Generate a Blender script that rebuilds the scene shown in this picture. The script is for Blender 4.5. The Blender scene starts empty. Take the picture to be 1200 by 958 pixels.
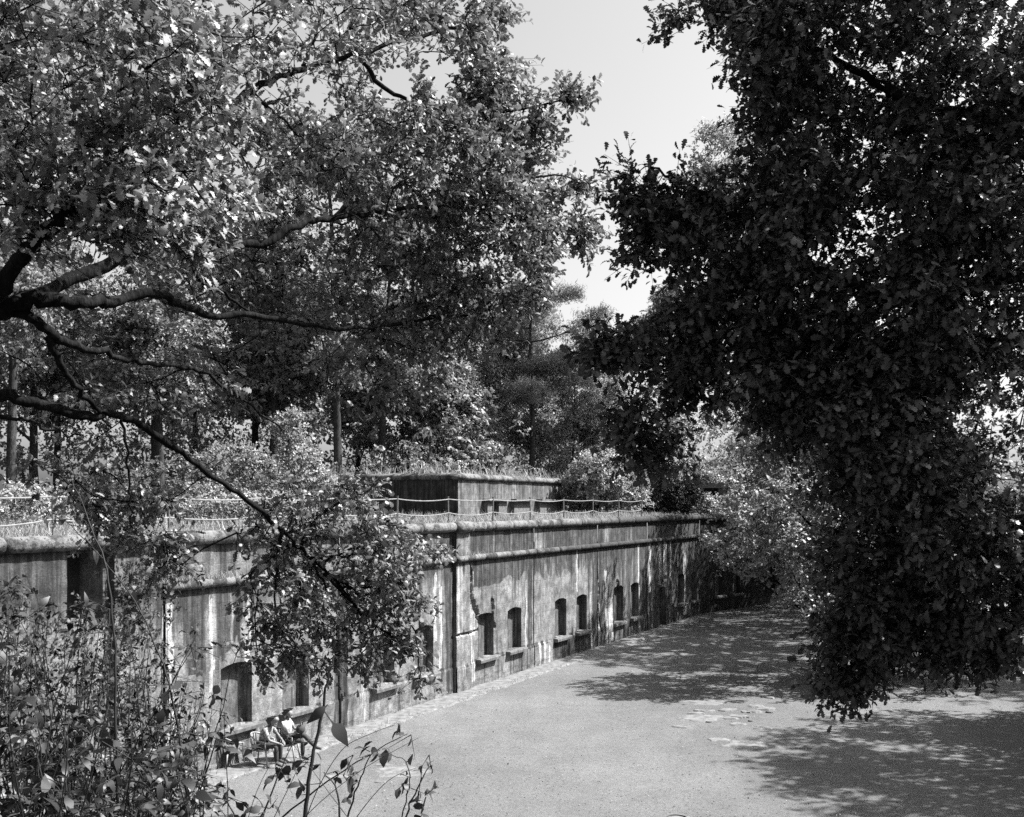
import bpy, bmesh, math, random
import numpy as np
from mathutils import Vector, Matrix, noise as mnoise

random.seed(7)
rng = np.random.default_rng(7)
scene = bpy.context.scene
COL = scene.collection
R = math.radians

# ------------------------------------------------------------------ camera, sky, sun, exposure
CZ = 6.83                                   # eye height above the courtyard
cam_d = bpy.data.cameras.new("camera")
cam = bpy.data.objects.new("camera", cam_d)
COL.objects.link(cam)
cam.location = (0, 0, CZ)
cam.rotation_euler = (R(90), 0, 0)
cam_d.sensor_width = 36.0
cam_d.lens = 36.0
cam_d.shift_y = (590 - 479) / 1200.0
cam_d.clip_start = 0.1
cam_d.clip_end = 3000
scene.camera = cam

SUN_EL, SUN_AZ = R(51), R(80)               # azimuth clockwise from +Y
world = bpy.data.worlds.new("World")
scene.world = world
world.use_nodes = True
wn = world.node_tree
wn.nodes.clear()
sky = wn.nodes.new("ShaderNodeTexSky")
sky.sky_type = 'NISHITA'
sky.sun_disc = False
sky.sun_elevation = SUN_EL
sky.sun_rotation = SUN_AZ
sky.air_density = 1.0
sky.dust_density = 4.0
sky.ozone_density = 0.4
tobw = wn.nodes.new("ShaderNodeRGBToBW")
bg = wn.nodes.new("ShaderNodeBackground")
bg.inputs['Strength'].default_value = 0.0848
wo = wn.nodes.new("ShaderNodeOutputWorld")
wn.links.new(sky.outputs[0], tobw.inputs[0])
wn.links.new(tobw.outputs[0], bg.inputs['Color'])
wn.links.new(bg.outputs[0], wo.inputs['Surface'])

sun_d = bpy.data.lights.new("sun", 'SUN')
sun_d.energy = 4.8
sun_d.angle = R(0.53)
sun_d.color = (1.0, 0.998, 0.995)
sun = bpy.data.objects.new("sun", sun_d)
COL.objects.link(sun)
SUN = Vector((math.sin(SUN_AZ) * math.cos(SUN_EL), math.cos(SUN_AZ) * math.cos(SUN_EL), math.sin(SUN_EL)))
sun.rotation_euler = SUN.to_track_quat('Z', 'Y').to_euler()
sun.location = (30, 20, 40)

scene.view_settings.view_transform = 'Standard'
scene.view_settings.look = 'None'
scene.view_settings.exposure = 1.75
scene.view_settings.gamma = 1.0
scene.view_settings.use_curve_mapping = False
scene.render.engine = 'CYCLES'
scene.cycles.max_bounces = 6
scene.cycles.diffuse_bounces = 3
scene.cycles.glossy_bounces = 2
scene.cycles.transmission_bounces = 3
scene.cycles.use_denoising = False


def W(px, py, d):
    """the place in the world that shows at a pixel of the photograph, d metres ahead"""
    return Vector(((px - 600) / 1200.0 * d, d, CZ - (py - 590) / 1200.0 * d))


# ------------------------------------------------------------------ materials
class N:
    def __init__(self, name):
        self.m = bpy.data.materials.new(name)
        self.m.use_nodes = True
        self.t = self.m.node_tree
        self.t.nodes.clear()
        self.out = self.t.nodes.new("ShaderNodeOutputMaterial")

    def put(self, sock, v):
        if v is None:
            return
        if isinstance(v, bpy.types.NodeSocket):
            self.t.links.new(v, sock)
        else:
            sock.default_value = v

    def node(self, kind, **props):
        n = self.t.nodes.new(kind)
        for k, v in props.items():
            setattr(n, k, v)
        return n

    def math(self, op, a, b=None, c=None, clamp=False):
        n = self.node("ShaderNodeMath", operation=op, use_clamp=clamp)
        self.put(n.inputs[0], a)
        self.put(n.inputs[1], b)
        self.put(n.inputs[2], c)
        return n.outputs[0]

    def noise(self, vec, scale, detail=4, rough=0.55, dist=0.0):
        n = self.node("ShaderNodeTexNoise")
        self.put(n.inputs['Vector'], vec)
        n.inputs['Scale'].default_value = scale
        n.inputs['Detail'].default_value = detail
        n.inputs['Roughness'].default_value = rough
        n.inputs['Distortion'].default_value = dist
        return n.outputs[0]

    def mapv(self, vec, sc=(1, 1, 1), loc=(0, 0, 0)):
        n = self.node("ShaderNodeMapping")
        self.put(n.inputs['Vector'], vec)
        n.inputs['Scale'].default_value = sc
        n.inputs['Location'].default_value = loc
        return n.outputs[0]

    def step(self, v, a, b, lo=0.0, hi=1.0):
        n = self.node("ShaderNodeMapRange", interpolation_type='SMOOTHSTEP')
        self.put(n.inputs['Value'], v)
        n.inputs['From Min'].default_value = a
        n.inputs['From Max'].default_value = b
        n.inputs['To Min'].default_value = lo
        n.inputs['To Max'].default_value = hi
        return n.outputs[0]

    def mix(self, f, a, b):
        """scalar mix"""
        n = self.node("ShaderNodeMix", data_type='FLOAT')
        self.put(n.inputs[0], f)
        self.put(n.inputs[2], a)
        self.put(n.inputs[3], b)
        return n.outputs[0]

    def attr(self, name):
        n = self.node("ShaderNodeAttribute", attribute_name=name)
        return n.outputs['Fac']

    def uv(self):
        return self.node("ShaderNodeUVMap").outputs[0]

    def obj(self):
        return self.node("ShaderNodeTexCoord").outputs['Object']

    def geo(self):
        return self.node("ShaderNodeNewGeometry").outputs['Position']

    def bump(self, h, strength, dist):
        n = self.node("ShaderNodeBump")
        n.inputs['Strength'].default_value = strength
        n.inputs['Distance'].default_value = dist
        self.put(n.inputs['Height'], h)
        return n.outputs[0]

    def bsdf(self, val, rough=0.85, spec=0.25, normal=None):
        p = self.node("ShaderNodeBsdfPrincipled")
        c = self.node("ShaderNodeCombineColor")
        for i in range(3):
            self.put(c.inputs[i], val)
        self.t.links.new(c.outputs[0], p.inputs['Base Color'])
        self.put(p.inputs['Roughness'], rough)
        p.inputs['Specular IOR Level'].default_value = spec
        if normal is not None:
            self.t.links.new(normal, p.inputs['Normal'])
        return p.outputs[0], c.outputs[0]

    def done(self, shader):
        self.t.links.new(shader, self.out.inputs['Surface'])
        return self.m


def mat_plain(name, v, rough=0.8, spec=0.25, nz=0.25, scale=6.0, bump=0.0):
    n = N(name)
    f = n.noise(n.obj(), scale, 4)
    val = n.math('MULTIPLY', n.step(f, 0.25, 0.75, 1 - nz, 1 + nz), v)
    nm = n.bump(f, 0.6, bump) if bump else None
    s, _ = n.bsdf(val, rough, spec, nm)
    return n.done(s)


def mat_leaf(name, v, trans=0.22, rough=0.42, spec=0.45, spread=0.45):
    n = N(name)
    t = n.attr("tone")
    val = n.math('MULTIPLY', n.step(t, 0.0, 1.0, 1 - spread, 1 + spread), v)
    s, c = n.bsdf(val, rough, spec)
    tr = n.node("ShaderNodeBsdfTranslucent")
    tc = n.node("ShaderNodeCombineColor")
    tv = n.math('MULTIPLY', val, trans * 2.0)
    for i in range(3):
        n.put(tc.inputs[i], tv)
    n.t.links.new(tc.outputs[0], tr.inputs['Color'])
    mx = n.node("ShaderNodeAddShader")
    n.t.links.new(s, mx.inputs[0])
    n.t.links.new(tr.outputs[0], mx.inputs[1])
    return n.done(mx.outputs[0])


def mat_bark(name, v, scale=9.0):
    n = N(name)
    f = n.noise(n.mapv(n.obj(), (3, 3, 0.6)), scale, 5, 0.65)
    g = n.noise(n.obj(), 1.3, 3)
    val = n.math('MULTIPLY', n.step(f, 0.3, 0.75, 0.35, 1.5), v)
    val = n.math('MULTIPLY', val, n.step(g, 0.3, 0.7, 0.75, 1.35))
    s, _ = n.bsdf(val, 0.95, 0.05, n.bump(f, 0.9, 0.03))
    return n.done(s)


def mat_concrete(name, base, dark=0.05, pale=0.6, soot=1.0, boards=True):
    """weathered cast concrete; UV = metres along and up the wall.  attribute 'drip': runoff stains plus painted shade, 'lime': lime bloom"""
    n = N(name)
    uv = n.uv()
    drip_shade = n.attr("drip_shade")
    lime = n.attr("lime")
    big = n.noise(uv, 0.45, 4, 0.6)
    mid = n.noise(uv, 2.2, 5, 0.65)
    fine = n.noise(uv, 22, 4, 0.7)
    st1 = n.noise(n.mapv(uv, (2.6, 0.16, 1)), 1.0, 6, 0.62, 0.25)
    st2 = n.noise(n.mapv(uv, (7.0, 0.35, 1), (3.7, 1.1, 0)), 1.0, 5, 0.6, 0.2)
    val = n.math('MULTIPLY', base, n.step(big, 0.3, 0.7, 0.70, 1.22))
    val = n.math('MULTIPLY', val, n.step(mid, 0.30, 0.70, 0.66, 1.26))
    val = n.math('MULTIPLY', val, n.step(fine, 0.3, 0.72, 0.76, 1.16))
    # runoff stains and painted shade, thick where the attribute is high
    a = n.math('ADD', st1, n.math('MULTIPLY', n.math('SUBTRACT', drip_shade, 0.5), 0.42))
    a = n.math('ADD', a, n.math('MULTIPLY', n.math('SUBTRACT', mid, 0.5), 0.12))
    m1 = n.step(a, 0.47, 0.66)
    b = n.math('ADD', st2, n.math('MULTIPLY', n.math('SUBTRACT', drip_shade, 0.5), 0.3))
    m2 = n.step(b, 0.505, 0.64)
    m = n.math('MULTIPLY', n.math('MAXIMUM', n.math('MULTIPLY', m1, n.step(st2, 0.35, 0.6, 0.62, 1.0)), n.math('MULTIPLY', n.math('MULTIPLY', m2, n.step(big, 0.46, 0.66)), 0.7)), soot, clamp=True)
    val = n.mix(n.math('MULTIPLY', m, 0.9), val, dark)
    # lime
    st3 = n.noise(n.mapv(uv, (4.2, 0.22, 1), (9.3, 4.1, 0)), 1.0, 6, 0.7, 0.5)
    c = n.math('ADD', st3, n.math('MULTIPLY', n.math('SUBTRACT', lime, 0.5), 0.5))
    m3 = n.step(c, 0.58, 0.72)
    m3 = n.math('MULTIPLY', m3, n.step(fine, 0.32, 0.5, 0.45, 1.0))
    val = n.mix(n.math('MULTIPLY', m3, 0.85), val, pale)
    blot = n.noise(n.mapv(uv, (1, 0.7, 1), (5.1, 2.2, 0)), 3.4, 6, 0.72, 0.4)
    val = n.math('MULTIPLY', val, n.step(blot, 0.32, 0.68, 0.62, 1.30))
    val = n.math('MULTIPLY', val, n.step(fine, 0.3, 0.7, 0.80, 1.2))
    h = n.math('ADD', n.math('MULTIPLY', mid, 0.7), n.math('MULTIPLY', fine, 0.35))
    if boards:
        br = n.node("ShaderNodeTexBrick")
        n.put(br.inputs['Vector'], n.mapv(uv, (1, 1, 1), (0.3, 0.17, 0)))
        br.inputs['Scale'].default_value = 1.0
        br.inputs['Mortar Size'].default_value = 0.012
        br.inputs['Brick Width'].default_value = 2.4
        br.inputs['Row Height'].default_value = 0.34
        br.inputs['Color1'].default_value = (0, 0, 0, 1)
        br.inputs['Color2'].default_value = (0.25, 0.25, 0.25, 1)
        br.inputs['Mortar'].default_value = (1, 1, 1, 1)
        h = n.math('SUBTRACT', h, n.math('MULTIPLY', br.outputs['Color'], 0.25))
    s, _ = n.bsdf(val, 0.9, 0.2, n.bump(h, 0.7, 0.03))
    return n.done(s)


def mat_ground(name):
    n = N(name)
    g = n.geo()
    big = n.noise(g, 0.11, 4, 0.6)
    mid = n.noise(g, 0.9, 5, 0.65)
    fin = n.noise(g, 9.0, 5, 0.75)
    grit = n.noise(g, 60.0, 3, 0.8)
    val = n.math('MULTIPLY', 0.118, n.step(big, 0.3, 0.7, 0.82, 1.14))
    val = n.math('MULTIPLY', val, n.step(mid, 0.3, 0.7, 0.90, 1.08))
    val = n.math('MULTIPLY', val, n.step(fin, 0.3, 0.7, 0.86, 1.13))
    val = n.math('MULTIPLY', val, n.step(grit, 0.3, 0.7, 0.82, 1.16))
    # the soil of the bank is darker than the gravel of the yard
    soil = n.attr("soil")
    val = n.mix(soil, val, n.math('MULTIPLY', val, 0.35))
    h = n.math('ADD', n.math('MULTIPLY', fin, 0.6), n.math('MULTIPLY', grit, 0.4))
    s, _ = n.bsdf(val, 0.95, 0.1, n.bump(h, 0.9, 0.05))
    return n.done(s)


def mat_soil(name, v):
    n = N(name)
    g = n.geo()
    mid = n.noise(g, 0.8, 5, 0.65)
    fin = n.noise(g, 11.0, 5, 0.75)
    val = n.math('MULTIPLY', v, n.step(mid, 0.3, 0.7, 0.7, 1.3))
    val = n.math('MULTIPLY', val, n.step(fin, 0.3, 0.7, 0.6, 1.35))
    s, _ = n.bsdf(val, 0.95, 0.1, n.bump(fin, 0.9, 0.08))
    return n.done(s)


def mat_coping(name):
    n = N(name)
    o = n.geo()
    a = n.noise(o, 1.6, 5, 0.7)
    b = n.noise(o, 9.0, 5, 0.75)
    val = n.mix(n.step(a, 0.42, 0.62), n.mix(n.attr("age"), 0.15, 0.05), 0.035)
    val = n.mix(n.step(b, 0.52, 0.66), val, 0.02)
    val = n.mix(n.step(b, 0.40, 0.30), val, n.mix(n.attr("age"), 0.2, 0.1))
    s, _ = n.bsdf(val, 0.95, 0.15, n.bump(b, 0.9, 0.05))
    return n.done(s)


M = {}
M['wall'] = mat_concrete("stained_concrete", 0.156, dark=0.011, pale=0.36)
M['shade_painted'] = mat_concrete("shade_painted_concrete", 0.042, dark=0.01, pale=0.10)  # same wall concrete with the tree shade put into a darker colour
M['bunker'] = mat_concrete("bunker_concrete", 0.125, dark=0.012, pale=0.26)
M['coping'] = mat_coping("lichen_coping")
M['sill'] = mat_plain("sill_stone", 0.105, 0.9, 0.2, 0.4, 7, 0.02)
M['shutter'] = mat_concrete("window_infill", 0.10, dark=0.01, pale=0.14, boards=False)
M['dark'] = mat_plain("dark_recess", 0.03, 0.95, 0.1)
M['joint'] = mat_plain("tarred_joint", 0.03, 0.9, 0.1)
M['ground'] = mat_ground("gravel_yard")
M['terrace'] = mat_soil("terrace_soil", 0.07)
M['paving'] = mat_plain("pale_paving", 0.128, 0.95, 0.1, 0.35, 4, 0.03)
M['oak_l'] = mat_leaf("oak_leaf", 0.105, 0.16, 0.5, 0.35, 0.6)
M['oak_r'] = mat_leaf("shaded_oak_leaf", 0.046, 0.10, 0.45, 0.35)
M['mid'] = mat_leaf("mid_oak_leaf", 0.12, 0.07, 0.5, 0.35)
M['wood'] = mat_leaf("wood_leaf", 0.10, 0.25, 0.55, 0.3)
M['pale_leaf'] = mat_leaf("pale_leaf", 0.14, 0.4, 0.5, 0.4)
M['needle'] = mat_leaf("pine_needle", 0.12, 0.3, 0.5, 0.3)
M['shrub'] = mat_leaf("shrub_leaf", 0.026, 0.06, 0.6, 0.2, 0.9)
M['low_shrub'] = mat_leaf("dark_shrub_leaf", 0.02, 0.1, 0.5, 0.35, 0.6)  # shade and backlight put into a darker leaf colour
M['grass'] = mat_leaf("dry_grass", 0.15, 0.4, 0.6, 0.3)
M['bark'] = mat_bark("oak_bark", 0.012)
M['bark_far'] = mat_bark("wood_bark", 0.045)
M['stem'] = mat_plain("shrub_stem", 0.009, 0.7, 0.3, 0.4, 14)
M['metal'] = mat_plain("fence_metal", 0.11, 0.6, 0.4)
M['rope'] = mat_plain("pale_rope", 0.19, 0.9, 0.1)
M['plate'] = mat_plain("pale_plate", 0.45, 0.6, 0.3)
M['plastic'] = mat_plain("white_plastic", 0.2, 0.45, 0.4, 0.05)
M['skin'] = mat_plain("skin", 0.15, 0.55, 0.35, 0.08)
M['hair'] = mat_plain("dark_hair", 0.03, 0.6, 0.4, 0.3, 40)
M['shirt'] = mat_plain("white_shirt", 0.32, 0.9, 0.1, 0.08)
M['print'] = mat_plain("printed_shirt", 0.2, 0.9, 0.1, 0.75, 22)
M['trousers'] = mat_plain("dark_trousers", 0.045, 0.9, 0.1, 0.2)
M['shoe'] = mat_plain("dark_shoe", 0.04, 0.6, 0.3, 0.2)
M['bag'] = mat_plain("dark_cloth", 0.04, 0.85, 0.2, 0.3)
M['litter'] = mat_leaf("fallen_leaf", 0.10, 0.05, 0.7, 0.2, 0.8)


# ------------------------------------------------------------------ object helpers
def tag(o, label=None, cat=None, group=None, kind=None):
    if label:
        o['label'] = label
    if cat:
        o['category'] = cat
    if group:
        o['group'] = group
    if kind:
        o['kind'] = kind
    return o


def empty(name, loc=(0, 0, 0), rz=0.0, label=None, cat=None, group=None):
    o = bpy.data.objects.new(name, None)
    COL.objects.link(o)
    o.location = loc
    o.rotation_euler = (0, 0, rz)
    o.empty_display_size = 0.3
    return tag(o, label, cat, group)


def link(name, me, mat, parent=None):
    o = bpy.data.objects.new(name, me)
    if mat is not None and len(me.materials) == 0:
        me.materials.append(mat)
    COL.objects.link(o)
    if parent is not None:
        o.parent = parent
    return o


def wloc(parent):
    v = Vector((0, 0, 0))
    while parent is not None:
        v = v + parent.location
        parent = parent.parent
    return v


class MB:
    """collects polygons and links them as one mesh object"""
    def __init__(self):
        self.v, self.f, self.uv, self.at = [], [], None, {}

    def add(self, vs, fs):
        b = len(self.v)
        self.v.extend([tuple(p) for p in vs])
        self.f.extend([tuple(i + b for i in f) for f in fs])

    def box(self, c, s, rz=0.0, taper=1.0):
        x, y, z = s[0] / 2, s[1] / 2, s[2] / 2
        pts = []
        cr, sr = math.cos(rz), math.sin(rz)
        for dz, k in ((-z, 1.0), (z, taper)):
            for dx, dy in ((-x, -y), (x, -y), (x, y), (-x, y)):
                dx, dy = dx * k, dy * k
                pts.append((c[0] + dx * cr - dy * sr, c[1] + dx * sr + dy * cr, c[2] + dz))
        self.add(pts, [(3, 2, 1, 0), (4, 5, 6, 7), (0, 1, 5, 4), (1, 2, 6, 5), (2, 3, 7, 6), (3, 0, 4, 7)])

    def tube(self, pts, radii, sides=8, cap=True):
        pts = [Vector(p) for p in pts]
        nrm = Vector((0.3, 0.2, 0.93))
        rings = []
        for i, p in enumerate(pts):
            a = pts[max(i - 1, 0)]
            b = pts[min(i + 1, len(pts) - 1)]
            t = (b - a).normalized()
            nrm = nrm - t * nrm.dot(t)
            if nrm.length < 1e-4:
                nrm = t.orthogonal()
            nrm.normalize()
            bn = t.cross(nrm)
            r = radii[i] if hasattr(radii, '__len__') else radii
            rings.append([p + (nrm * math.cos(k * 2 * math.pi / sides) + bn * math.sin(k * 2 * math.pi / sides)) * r for k in range(sides)])
        vs = [q for ring in rings for q in ring]
        fs = []
        for i in range(len(pts) - 1):
            for k in range(sides):
                k2 = (k + 1) % sides
                fs.append((i * sides + k, i * sides + k2, (i + 1) * sides + k2, (i + 1) * sides + k))
        if cap:
            fs.append(tuple(reversed(range(sides))))
            fs.append(tuple(range((len(pts) - 1) * sides, len(pts) * sides)))
        self.add(vs, fs)

    def build(self, name, mat, parent=None, smooth=False, local=False):
        off = Vector((0, 0, 0)) if local else wloc(parent)
        v = np.array(self.v, dtype=np.float64).reshape(-1, 3) - np.array(off)
        me = bpy.data.meshes.new(name)
        me.from_pydata(v.tolist(), [], self.f)
        if self.uv is not None:
            lay = me.uv_layers.new(name="UVMap")
            li = np.empty(len(me.loops), dtype=np.int32)
            me.loops.foreach_get("vertex_index", li)
            uv = np.array(self.uv, dtype=np.float32)[li]
            lay.data.foreach_set("uv", uv.ravel())
        for k, a in self.at.items():
            at = me.attributes.new(k, 'FLOAT', 'POINT')
            at.data.foreach_set("value", np.array(a, dtype=np.float32))
        if smooth:
            me.polygons.foreach_set("use_smooth", np.ones(len(me.polygons), dtype=bool))
        me.update()
        return link(name, me, mat, parent)


def smooth_line(pts, n=4, jit=0.0):
    """Catmull-Rom through pts, n steps per span"""
    P = [Vector(p) for p in pts]
    out = []
    for i in range(len(P) - 1):
        p0, p1, p2, p3 = P[max(i - 1, 0)], P[i], P[i + 1], P[min(i + 2, len(P) - 1)]
        for k in range(n):
            t = k / n
            q = 0.5 * ((2 * p1) + (p2 - p0) * t + (2 * p0 - 5 * p1 + 4 * p2 - p3) * t * t + (3 * p1 - p0 - 3 * p2 + p3) * t ** 3)
            if jit and not (i == 0 and k == 0):
                q = q + Vector((random.gauss(0, jit), random.gauss(0, jit), random.gauss(0, jit)))
            out.append(q)
    out.append(P[-1])
    return out


def unit(a):
    return a / np.maximum(np.linalg.norm(a, axis=-1, keepdims=True), 1e-9)


def mesh_np(name, V, F4=None, F3=None, tone=None):
    """fast mesh of quads and triangles"""
    me = bpy.data.meshes.new(name)
    V = np.asarray(V, dtype=np.float32)
    me.vertices.add(len(V))
    me.vertices.foreach_set("co", V.ravel())
    parts, starts, tot = [], [], []
    base = 0
    for F, k in ((F4, 4), (F3, 3)):
        if F is None or len(F) == 0:
            continue
        parts.append(np.asarray(F, dtype=np.int32).ravel())
        starts.append(base + np.arange(len(F), dtype=np.int32) * k)
        tot.append(np.full(len(F), k, dtype=np.int32))
        base += len(F) * k
    loops = np.concatenate(parts)
    me.loops.add(len(loops))
    me.loops.foreach_set("vertex_index", loops)
    st = np.concatenate(starts)
    me.polygons.add(len(st))
    me.polygons.foreach_set("loop_start", st)
    me.polygons.foreach_set("loop_total", np.concatenate(tot))
    if tone is not None:
        at = me.attributes.new("tone", 'FLOAT', 'POINT')
        at.data.foreach_set("value", np.asarray(tone, dtype=np.float32))
    me.update(calc_edges=True)
    me.validate()
    return me


# leaf outlines: rows of (along, half width, lift)
def rows_to_leaf3(rows):
    """the same outline with a midrib, folded a little along it"""
    V, F4, F3 = [], [], []
    prev = None
    for t, w, h in rows:
        cur = (len(V), len(V) + 1, len(V) + 2)
        V += [(t, -w, h + w * 0.32), (t, 0, h), (t, w, h + w * 0.32)]
        if prev:
            F4 += [(prev[0], prev[1], cur[1], cur[0]), (prev[1], prev[2], cur[2], cur[1])]
        prev = cur
    return np.array(V, float), np.array(F4, int).reshape(-1, 4), np.array(F3, int).reshape(-1, 3)


OAK_ROWS = [(0, 0.012, 0), (0.16, 0.05, 0.01), (0.27, 0.17, 0.02), (0.36, 0.09, 0.03), (0.48, 0.25, 0.03), (0.58, 0.13, 0.02), (0.71, 0.29, 0.0), (0.80, 0.17, -0.03), (0.91, 0.20, -0.06), (1.0, 0.06, -0.1)]
OAK_FOLD = rows_to_leaf3(OAK_ROWS)


def rows_to_leaf(rows):
    V, F4, F3 = [], [], []
    prev = None
    for t, w, h in rows:
        if w == 0:
            cur = (len(V),)
            V.append((t, 0, h))
        else:
            cur = (len(V), len(V) + 1)
            V.append((t, -w, h + w * 0.25))
            V.append((t, w, h + w * 0.25))
        if prev is not None:
            if len(prev) == 2 and len(cur) == 2:
                F4.append((prev[0], prev[1], cur[1], cur[0]))
            elif len(prev) == 1:
                F3.append((prev[0], cur[1], cur[0]))
            else:
                F3.append((prev[0], prev[1], cur[0]))
        prev = cur
    return np.array(V, float), np.array(F4, int).reshape(-1, 4), np.array(F3, int).reshape(-1, 3)


OAK = rows_to_leaf([(0, 0.012, 0), (0.16, 0.05, 0.01), (0.27, 0.17, 0.02), (0.36, 0.09, 0.03), (0.48, 0.25, 0.03), (0.58, 0.13, 0.02), (0.71, 0.29, 0.0), (0.80, 0.17, -0.03), (0.91, 0.20, -0.06), (1.0, 0.06, -0.1)])
OAK_LOW = rows_to_leaf([(0, 0.02, 0), (0.3, 0.20, 0.03), (0.45, 0.11, 0.03), (0.72, 0.30, 0), (1.0, 0.10, -0.08)])
OVAL = rows_to_leaf([(0, 0.02, 0), (0.4, 0.26, 0.04), (0.75, 0.2, 0), (1.0, 0, -0.08)])
POINTED = rows_to_leaf([(0, 0.015, 0), (0.12, 0.03, 0.01), (0.25, 0.15, 0.03), (0.42, 0.19, 0.03), (0.6, 0.16, 0), (0.8, 0.08, -0.05), (1.0, 0, -0.13)])
NEEDLE = (np.array([(0, -0.07, 0), (0, 0.07, 0), (1, 0, 0)], float), np.zeros((0, 4), int), np.array([(0, 1, 2)]))
DIAMOND = (np.array([(0, 0, 0), (0.45, -0.36, 0.06), (1.0, 0, 0), (0.45, 0.36, 0.06)], float), np.array([(0, 1, 2, 3)]), np.zeros((0, 3), int))


def frames(axis, nrm):
    axis = unit(axis)
    nrm = unit(nrm - axis * np.sum(nrm * axis, -1, keepdims=True))
    side = np.cross(nrm, axis)
    return axis, side, nrm


def leaf_mesh(name, tpl, pos, axis, nrm, size, tone, off=(0, 0, 0)):
    TV, T4, T3 = tpl
    axis, side, nrm = frames(axis, nrm)
    n, k = len(pos), len(TV)
    wob = rng.uniform(0.75, 1.25, (n, 1))
    V = (pos[:, None, :] - np.array(off)[None, None, :]
         + size[:, None, None] * (TV[None, :, 0, None] * axis[:, None, :]
                                  + (TV[None, :, 1] * wob)[:, :, None] * side[:, None, :]
                                  + TV[None, :, 2, None] * nrm[:, None, :]))
    b = (np.arange(n) * k)[:, None, None]
    F4 = (T4[None] + b).reshape(-1, 4) if len(T4) else None
    F3 = (T3[None] + b).reshape(-1, 3) if len(T3) else None
    return mesh_np(name, V.reshape(-1, 3), F4, F3, np.repeat(tone, k))


def sprays(C, out, reach, twigs, per, size, up=0.8, droop=0.12, jit=0.25, face=0.7):
    """leaves on little twigs round each cluster centre; returns leaf arrays and the twig segments"""
    n = len(C)
    C = np.repeat(C, twigs, 0)
    out = np.repeat(out, twigs, 0)
    reach = np.repeat(np.broadcast_to(reach, (n,)), twigs)
    size = np.repeat(np.broadcast_to(size, (n,)), twigs)
    ctone = np.repeat(rng.uniform(0.25, 0.75, n), twigs)
    of = np.repeat(unit(out), per, 0)
    d = unit(unit(out) * 0.55 + rng.normal(0, 0.62, C.shape) * np.array([1, 1, 0.75]))
    L = reach * rng.uniform(0.55, 1.2, len(C))
    tip = C + d * L[:, None] - np.array([0, 0, 1.0]) * (droop * L)[:, None]
    seg = (C, tip)
    C, d, L, size, ctone, tip = (np.repeat(a, per, 0) for a in (C, d, L, size, ctone, tip))
    f = 1 - 0.85 * rng.uniform(0, 1, len(C)) ** 1.35
    pos = C + (tip - C) * f[:, None] + rng.normal(0, 0.04, C.shape) * L[:, None]
    ax = unit(d * 0.45 + rng.normal(0, 0.6, C.shape) + np.array([0, 0, -0.22]))
    nr = unit(np.array([0, 0, up]) + of * face + np.array(SUN) * 0.4 + rng.normal(0, 0.55, C.shape))
    sz = size * rng.uniform(0.6, 1.25, len(C))
    tone = np.clip(ctone + rng.normal(0, jit, len(C)), 0, 1)
    return pos, ax, nr, sz, tone, seg


def twig_mesh(name, seg, r0, off, sides=3):
    A, B = seg
    n = len(A)
    ax = unit(B - A)
    ref = np.where(np.abs(ax[:, 2:3]) > 0.9, np.array([[1.0, 0, 0]]), np.array([[0, 0, 1.0]]))
    s = unit(np.cross(ax, ref))
    t = np.cross(ax, s)
    V = []
    for P, r in ((A, r0), (B, r0 * 0.35)):
        for k in range(sides):
            a = 2 * math.pi * k / sides
            V.append(P + (s * math.cos(a) + t * math.sin(a)) * r)
    V = np.stack(V, 1).reshape(-1, 3) - np.array(off)
    b = (np.arange(n) * 2 * sides)[:, None, None]
    T = np.array([(k, (k + 1) % sides, sides + (k + 1) % sides, sides + k) for k in range(sides)])
    return mesh_np(name, V, (T[None] + b).reshape(-1, 4), None)

# ------------------------------------------------------------------ the setting: ground, terrace
def bank(x, y):
    """height of the earth bank the photograph is taken from"""
    h = 5.2 - 0.30 * max(0.0, y - 1.0)
    h += 1.0 * min(1.0, max(0.0, (-x - 0.6) / 2.2)) * max(0.0, 1 - max(0, y - 7) / 9.0)
    h += 0.12 * mnoise.noise(Vector((x * 0.5, y * 0.5, 0)))
    h *= 1.0 if y < 18 else 0.0
    return max(0.0, h)


def build_ground():
    xs = np.unique(np.concatenate([np.linspace(-1500, -60, 10), np.linspace(-60, -14, 24), np.linspace(-14, 24, 96), np.linspace(24, 80, 24), np.linspace(80, 1500, 10)]))
    ys = np.unique(np.concatenate([np.linspace(-600, -14, 10), np.linspace(-14, 20, 86), np.linspace(20, 75, 110), np.linspace(75, 140, 20), np.linspace(140, 2500, 12)]))
    mb = MB()
    soil = []
    for y in ys:
        for x in xs:
            h = bank(x, y)
            u = 0.03 * mnoise.noise(Vector((x * 0.35, y * 0.35, 3.0))) + 0.02 * mnoise.noise(Vector((x * 1.3, y * 1.3, 5.0)))
            mb.v.append((x, y, h + (u if -20 < x < 40 and y < 80 else 0.0) - (0.02 if h == 0 else 0)))
            soil.append(min(1.0, h / 0.6))
    nx = len(xs)
    for j in range(len(ys) - 1):
        for i in range(nx - 1):
            a = j * nx + i
            mb.f.append((a, a + 1, a + nx + 1, a + nx))
    mb.at['soil'] = soil
    o = mb.build("ground", M['ground'], None, True)
    tag(o, "pale gravel courtyard in front of the fort wall", None, None, 'structure')


build_ground()

# ------------------------------------------------------------------ the fort: three straight runs of one casemate wall
U1 = Vector((0.46, 0.888, 0)).normalized()
P1 = Vector((-2.06, 36.9, 0))
S_END1 = 29.7
P2 = P1 + U1 * S_END1
U2 = Vector((math.sin(R(42)), math.cos(R(42)), 0))
S_END2 = 15.0
P3 = P2 + U2 * S_END2
U3 = Vector((math.sin(R(84)), math.cos(R(84)), 0))
S_END3 = 46.0
S_BEG = -27.0


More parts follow.
